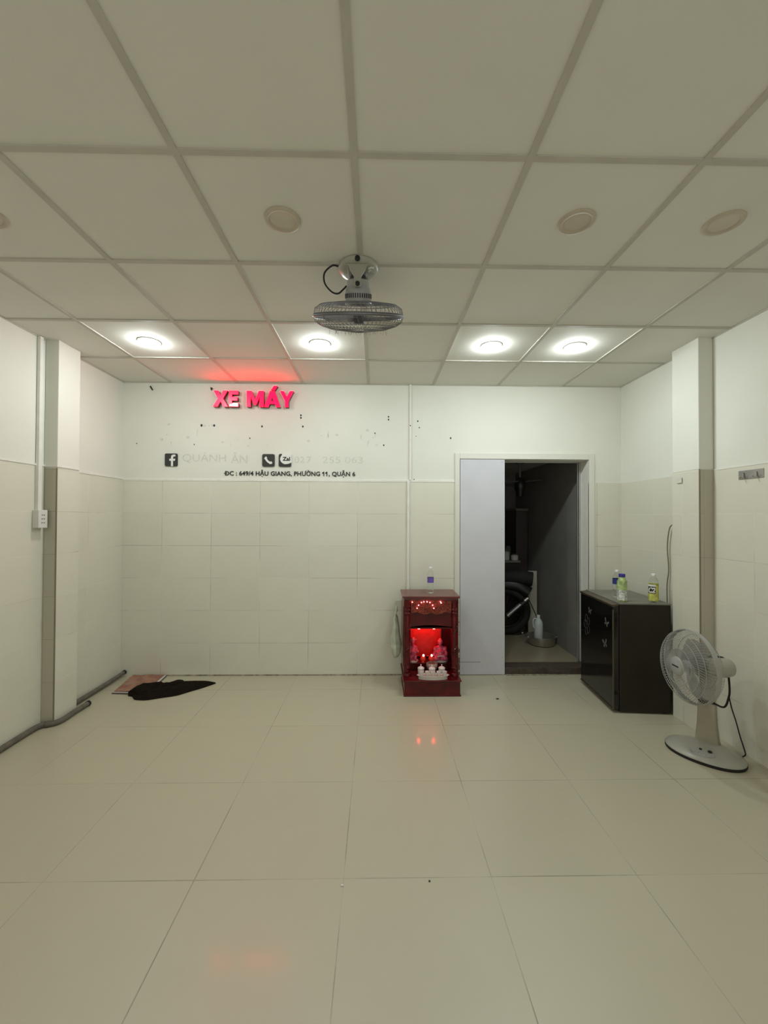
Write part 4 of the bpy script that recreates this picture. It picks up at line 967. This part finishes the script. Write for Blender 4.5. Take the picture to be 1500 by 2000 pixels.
# ================================================================== FLOOR MAT, CLOTH, CRUMBS
def quad_at(q, u, v):
    a, b_, c, d = [Vector(p) for p in q]; return (a*(1-u)+b_*u)*(1-v) + (d*(1-u)+c*u)*v
Q = [(-2.140, 3.350), (-1.86, 3.325), (-1.895, 3.700), (-2.180, 3.690)]
def sheet(name, quad, z0, th, m, parent, wav, nx=16, ny=16):
    b = MB(); top, bot = [], []
    for j in range(ny+1):
        for i in range(nx+1):
            p = quad_at(quad, i/nx, j/ny); z = z0+wav(i/nx, j/ny)
            top.append(b.bm.verts.new((p.x, p.y, z+th))); bot.append(b.bm.verts.new((p.x, p.y, z)))
    W_ = nx+1
    for j in range(ny):
        for i in range(nx):
            k = j*W_+i; b.bm.faces.new((top[k], top[k+1], top[k+W_+1], top[k+W_])); b.bm.faces.new((bot[k], bot[k+W_], bot[k+W_+1], bot[k+1]))
    edge = [j*W_ for j in range(ny, 0, -1)] + [i for i in range(nx)] + [j*W_+nx for j in range(ny)] + [ny*W_+i for i in range(nx, 0, -1)]
    for a, c in zip(edge, edge[1:]+edge[:1]): b.bm.faces.new((top[a], bot[a], bot[c], top[c]))
    bmesh.ops.transform(b.bm, matrix=Matrix.Translation(-Vector((parent.location.x, parent.location.y, parent.location.z))), verts=b.bm.verts[:])
    return b.build(name, m, parent, smooth=True)
t = thing('folded_mat', 'worn folded mat with a faded red pattern lying on the floor in the left corner', 'mat', (-2.0, 3.5, 0))
w1 = lambda u, v: 0.0005+0.004*math.sin(5*u+2*v)**2*(0.3+v)
sheet('under_layer', [(-2.145, 3.342), (-1.85, 3.318), (-1.885, 3.703), (-2.185, 3.69)], 0.0, 0.004, 'cartonedge', t, w1)
sheet('middle_layer', [(-2.140, 3.350), (-1.862, 3.326), (-1.89, 3.70), (-2.182, 3.69)], 0.0045, 0.006, 'magpaper', t, w1)
sheet('printed_top', [(-2.135, 3.358), (-1.885, 3.335), (-1.905, 3.70), (-2.180, 3.692)], 0.011, 0.004, 'carton', t, lambda u, v: w1(u, v)+0.006*(1-v)*math.sin(2.5*u)**2)
outl = [(-2.005, 3.340), (-1.985, 3.300), (-1.945, 3.285), (-1.905, 3.240), (-1.862, 3.224), (-1.79, 3.225), (-1.70, 3.262), (-1.60, 3.305), (-1.53, 3.375), (-1.45, 3.455), (-1.402, 3.515), (-1.385, 3.545), (-1.43, 3.570), (-1.50, 3.592), (-1.60, 3.588), (-1.66, 3.575), (-1.70, 3.610), (-1.745, 3.618), (-1.765, 3.590), (-1.79, 3.560), (-1.86, 3.520), (-1.93, 3.495), (-1.975, 3.490), (-2.000, 3.440)]
def cloth(name, outline, m, label, cat, zbase):
    from mathutils import noise
    pts = [Vector(p) for p in bez([(x, y, 0) for x, y in outline+[outline[0]]], 4)][:-1]
    # spine from the wide end to the tip
    c0, c1 = Vector((-1.93, 3.375, 0)), Vector((-1.40, 3.535, 0)); rows = 9; b = MB(); R_ = []
    def close(p):
        t_ = max(0, min(1, (p-c0).dot(c1-c0)/(c1-c0).length_squared)); return c0+(c1-c0)*t_
    for k in range(rows):
        f = k/(rows-1); ring = []
        for p in pts:
            q = close(p)+(p-close(p))*(1-f*0.97); h = zbase+0.004+0.030*(1-(1-f)**2.6)**0.9*(0.75+0.5*noise.noise(Vector((q.x*11, q.y*11, 2))))*min(1, ((q-c1).length+0.06)/0.3)
            h += 0.008*noise.noise(Vector((q.x*32, q.y*32, 5)))*min(1, f*4)
            if q.x < -1.84 and q.y > 3.30: h += 0.018
            ring.append(b.bm.verts.new((q.x, q.y, max(h, zbase+0.002))))
        R_.append(ring)
    n = len(pts); base = [b.bm.verts.new((p.x, p.y, 0.0215 if (p.x < -1.85 and p.y > 3.31) else zbase)) for p in pts]; R_.insert(0, base)
    for a, c in zip(R_, R_[1:]):
        for i in range(n): b.bm.faces.new((a[i], a[(i+1) % n], c[(i+1) % n], c[i]))
    b.bm.faces.new(R_[-1]); b.bm.faces.new(base[::-1])
    o = b.build(name, m, smooth=True); return tag(o, label, cat)
cloth('crumpled_cloth', outl, 'cloth', 'crumpled black cloth lying partly on the folded mat, tapering to the right', 'cloth', 0.001)
o = MB().ball((0.965, 3.22, 0.004), (0.013, 0.006, 0.004), 10).build('debris_crumb', 'black', smooth=True); tag(o, 'tiny black crumb on the floor between the altar and the doorway', 'debris')
o = MB().ball((-0.13, 1.606, 0.002), (0.006, 0.004, 0.002), 10).build('debris_crumb', 'vinylwhite', smooth=True); tag(o, 'tiny white crumb on the floor tiles in the middle foreground', 'debris')
o = MB().ball((0.215, 1.62, 0.002), (0.004, 0.004, 0.002), 10).build('debris_crumb', 'black', smooth=True); tag(o, 'tiny dark crumb on the floor beside the tile joint in the foreground', 'debris')

# ================================================================== DARK ROOM CONTENTS
SL = SILL
t = thing('kitchen_cabinet', 'dark cabinet with a pale worktop edge on the left of the dark room', 'cabinet', (1.30, 5.00, SL))
MB().box(-0.35, 0.47, 0.02, 0.50, 0, 0.815, 0.006).build('body', 'wooddark', t)
MB().box(-0.355, 0.485, -0.005, 0.50, 0.816, 0.842, 0.004).build('worktop', 'fridgetop', t)
for x in (-0.34, 0.07):
    d = MB().box(x, x+0.39, 0.008, 0.019, 0.05, 0.78, 0.003).build('door', 'wooddark', t)
    MB().box(x+0.34, x+0.355, -0.004, 0.008, 0.50, 0.60, 0.003).build('handle', 'darkgrey', d)
t = thing('tall_cabinet', 'tall dark narrow cabinet standing beside the worktop in the dark room', 'cabinet', (1.875, 5.20, SL))
MB().box(-0.075, 0.075, 0.0, 0.40, 0, 1.46, 0.006).build('body', 'brownface', t)
MB().box(-0.08, 0.08, -0.01, 0.41, 1.461, 1.495, 0.006).build('top', 'fridgetop', t)
# dishes on the worktop
zt = SL+0.8425
def jar(x, y, r, h, m, lb, cat='jar'):
    j = thing('storage_jar', lb, cat, (x, y, zt), 0, 'jars and bowls on the dark worktop')
    MB().lathe([(0, 0), (r*.9, 0), (r, h*.1), (r, h*.75), (r*.7, h*.84), (0, h*.84)], n=24).build('jar_body', m, j, smooth=True)
    MB().lathe([(r*.72, h*.842), (r*.75, h*.97), (0, h)], n=24).build('lid', 'darkgrey', j, smooth=True)
jar(1.63, 5.10, 0.05, 0.13, 'jug', 'pale storage jar on the worktop beside the door panel edge in the dark room')
jar(1.70, 5.22, 0.04, 0.17, 'darkgrey', 'dark tall jar on the worktop in the dark room')
jar(1.735, 5.07, 0.045, 0.08, 'porcelain', 'low white jar at the right end of the dark worktop')
t = thing('dish_rack', 'steel dish rack with plates on the dark worktop in the back room', 'dish rack', (1.45, 5.32, zt))
b = MB()
for z in (0.02, 0.20): b.tube([(-.16, -.09, z), (.16, -.09, z), (.16, .09, z), (-.16, .09, z)], 0.004, 6, closed=True)
for x in (-.16, .16):
    for y in (-.09, .09): b.tube([(x, y, 0), (x, y, .24)], 0.004, 6)
b.build('wire_frame', 'steel', t)
for k in range(5): MB().lathe([(0, 0), (.05, 0.002), (.085, .012), (.083, .014), (0, .005)], n=24, mtx=Matrix.Translation((-.11+.055*k, 0, .115)) @ Matrix.Rotation(1.35, 4, 'Y')).build('plate', 'porcelain', t, smooth=True)
# ceiling fan in the dark room
t = thing('ceiling_fan', 'dark ceiling fan with three blades hanging in the unlit back room', 'fan', (1.60, 4.50, HZ))
MB().lathe([(0, -.03), (.05, -.025), (.055, 0)], n=24).tube([(0, 0, -.02), (0, 0, -.19)], .012, 12).build('down_rod', 'darkgrey', t, smooth=True)
MB().lathe([(0, -.40), (.035, -.39), (.045, -.33), (.060, -.30), (.060, -.22), (.03, -.18), (0, -.175)], n=28).build('motor_housing', 'black', t, smooth=True)
for a in (3.0, 0.15, 1.6):
    mt = Matrix.Rotation(a, 4, 'Z') @ Matrix.Rotation(-0.14 if a < 1 else 0.1, 4, 'Y') @ Matrix.Rotation(0.2, 4, 'X')
    MB().prism([(0.05, -.025), (0.26, -.05), (0.30, 0), (0.26, .05), (0.05, .025)], -.232, -.226, 'xy', mt).build('blade', 'darkgrey', t)
# motorcycle seen from behind, mostly hidden by the door panel
t = thing('motorcycle', 'black motorcycle with a silver exhaust parked in the unlit back room', 'motorcycle', (1.52, 4.76, SL))
def tor(R, r, c, n=40, m=14):
    b = MB(); b.tube([(c[0], c[1]+R*math.cos(2*PI*k/n), c[2]+R*math.sin(2*PI*k/n)) for k in range(n)], r, m, closed=True); return b
wz = 0.285
tr = Matrix.Rotation(math.radians(76), 4, 'Z')     # bike stands obliquely
def T(bm_): bmesh.ops.transform(bm_.bm, matrix=tr, verts=bm_.bm.verts[:]); return bm_
for (cy, nm) in ((0.0, 'rear_wheel'), (1.15, 'front_wheel')):
    wh = T(tor(0.235, 0.048, (0, cy, wz))).build(nm, 'rubber', t, smooth=True)
    b = tor(0.192, 0.014, (0, cy, wz), 40, 8)
    for k in range(18):
        a = 2*PI*k/18; b.tube([(0, cy, wz), (0, cy+.19*math.cos(a), wz+.19*math.sin(a))], .0022, 4)
    T(b).build('rim', 'black', wh)
    b = MB().tube([(-.06, cy, wz), (.06, cy, wz)], .032, 16); T(b).build('hub', 'black', wh, smooth=True)
T(MB().tube(bez([(0, -.26, .50), (0, -.12, .58), (0, .1, .58), (0, .35, .50), (0, .6, .55), (0, .95, .78)], 6), .075, 14)).build('body_fairing', 'black', t, smooth=True)
T(MB().tube(bez([(0, -.30, .66), (0, -.1, .68), (0, .15, .66), (0, .45, .66)], 6), .085, 14)).build('seat', 'rubber', t, smooth=True)
T(MB().box(-.11, .11, .30, .62, .25, .50, .04)).build('engine', 'darkgrey', t)
T(MB().tube([(0, 1.15, wz), (0, 1.0, .62), (0, .93, .86)], .03, 12)).build('front_fork', 'alu', t, smooth=True)
T(MB().tube([(-.20, .86, .95), (-.1, .93, .90), (.1, .93, .90), (.20, .86, .95)], .014, 10)).build('handlebar', 'black', t, smooth=True)
T(MB().ball((0, 1.0, .82), (.09, .08, .09))).build('headlamp', 'steel', t, smooth=True)
ex = T(MB().tube([(-0.10, 0.30, 0.12), (-0.13, 0.12, 0.17), (-0.145, 0.04, 0.21), (-0.15, -0.20, 0.425), (-0.15, -0.235, 0.455)], [.014, .018, .036, .034, .022], 18)).build('exhaust', 'black', t, smooth=True)
T(MB().tube([(-0.166, -0.01, 0.262), (-0.163, -0.155, 0.395)], [.026, .022], 16)).build('heat_shield', 'alu', ex, smooth=True)
T(MB().tube([(-0.158, -0.20, 0.435), (-0.155, -0.238, 0.468)], [.026, .022], 16)).build('tail_pipe_tip', 'steel', ex, smooth=True)
T(MB().tube(bez([(-.14, -.245, .45), (-.14, -.285, .36), (-.13, -.33, .25), (-.12, -.32, .18)], 6), .005, 8)).build('brake_cable', 'rubber', t, smooth=True)
for (y, z, r) in ((.11, .20, .014), (.05, .185, .014), (.07, .10, .013), (-.18, .06, .016)): T(MB().ball((-.115, y, z), (.010, r, r*.8), 12)).build('chrome_bolt', 'steel', t, smooth=True)
# board, pot and jug
o = MB().box(1.83, 1.935, 4.86, 4.885, SL, 0.80, 0.002).build('leaning_board', 'plank'); tag(o, 'tall narrow pale board standing behind the pot in the dark room', 'board')
t = thing('cooking_pot', 'wide aluminium pot on the floor just inside the dark room', 'pot', (1.80, 4.40, SL))
MB().lathe([(0, 0), (.125, 0), (.137, .012), (.140, .088), (.148, .092), (.148, .096), (.136, .092), (.132, .014), (0, .010)], n=48).build('pot_body', 'pot', t, smooth=True)
for s in (-1, 1): MB().tube(bez([(s*.140, -.03, .080), (s*.160, -.03, .086), (s*.172, 0, .090), (s*.160, .03, .086), (s*.140, .03, .080)], 5), .006, 8).build('handle', 'steel', t, smooth=True)
def jugthing(x, y, h, R, lb, m):
    t = thing('plastic_jug', lb, 'jug', (x, y, SL+0.0115))
    MB().lathe([(0, 0), (R*.9, 0), (R, .012), (R, h*.68), (R*.85, h*.78), (R*.35, h*.90), (R*.33, h*.93)], n=28).build('jug_body', m, t, smooth=True)
    MB().lathe([(R*.40, h*.91), (R*.40, h*.99), (0, h)], n=20).build('cap', 'vinylwhite', t, smooth=True)
    MB().tube(bez([(-R*.4, 0, h*.86), (-R*1.15, 0, h*.84), (-R*1.25, 0, h*.66), (-R*.98, 0, h*.52)], 6), .007, 8).build('handle', m, t, smooth=True)
jugthing(1.775, 4.42, 0.30, 0.047, 'white plastic jug standing in the aluminium pot', 'jug')
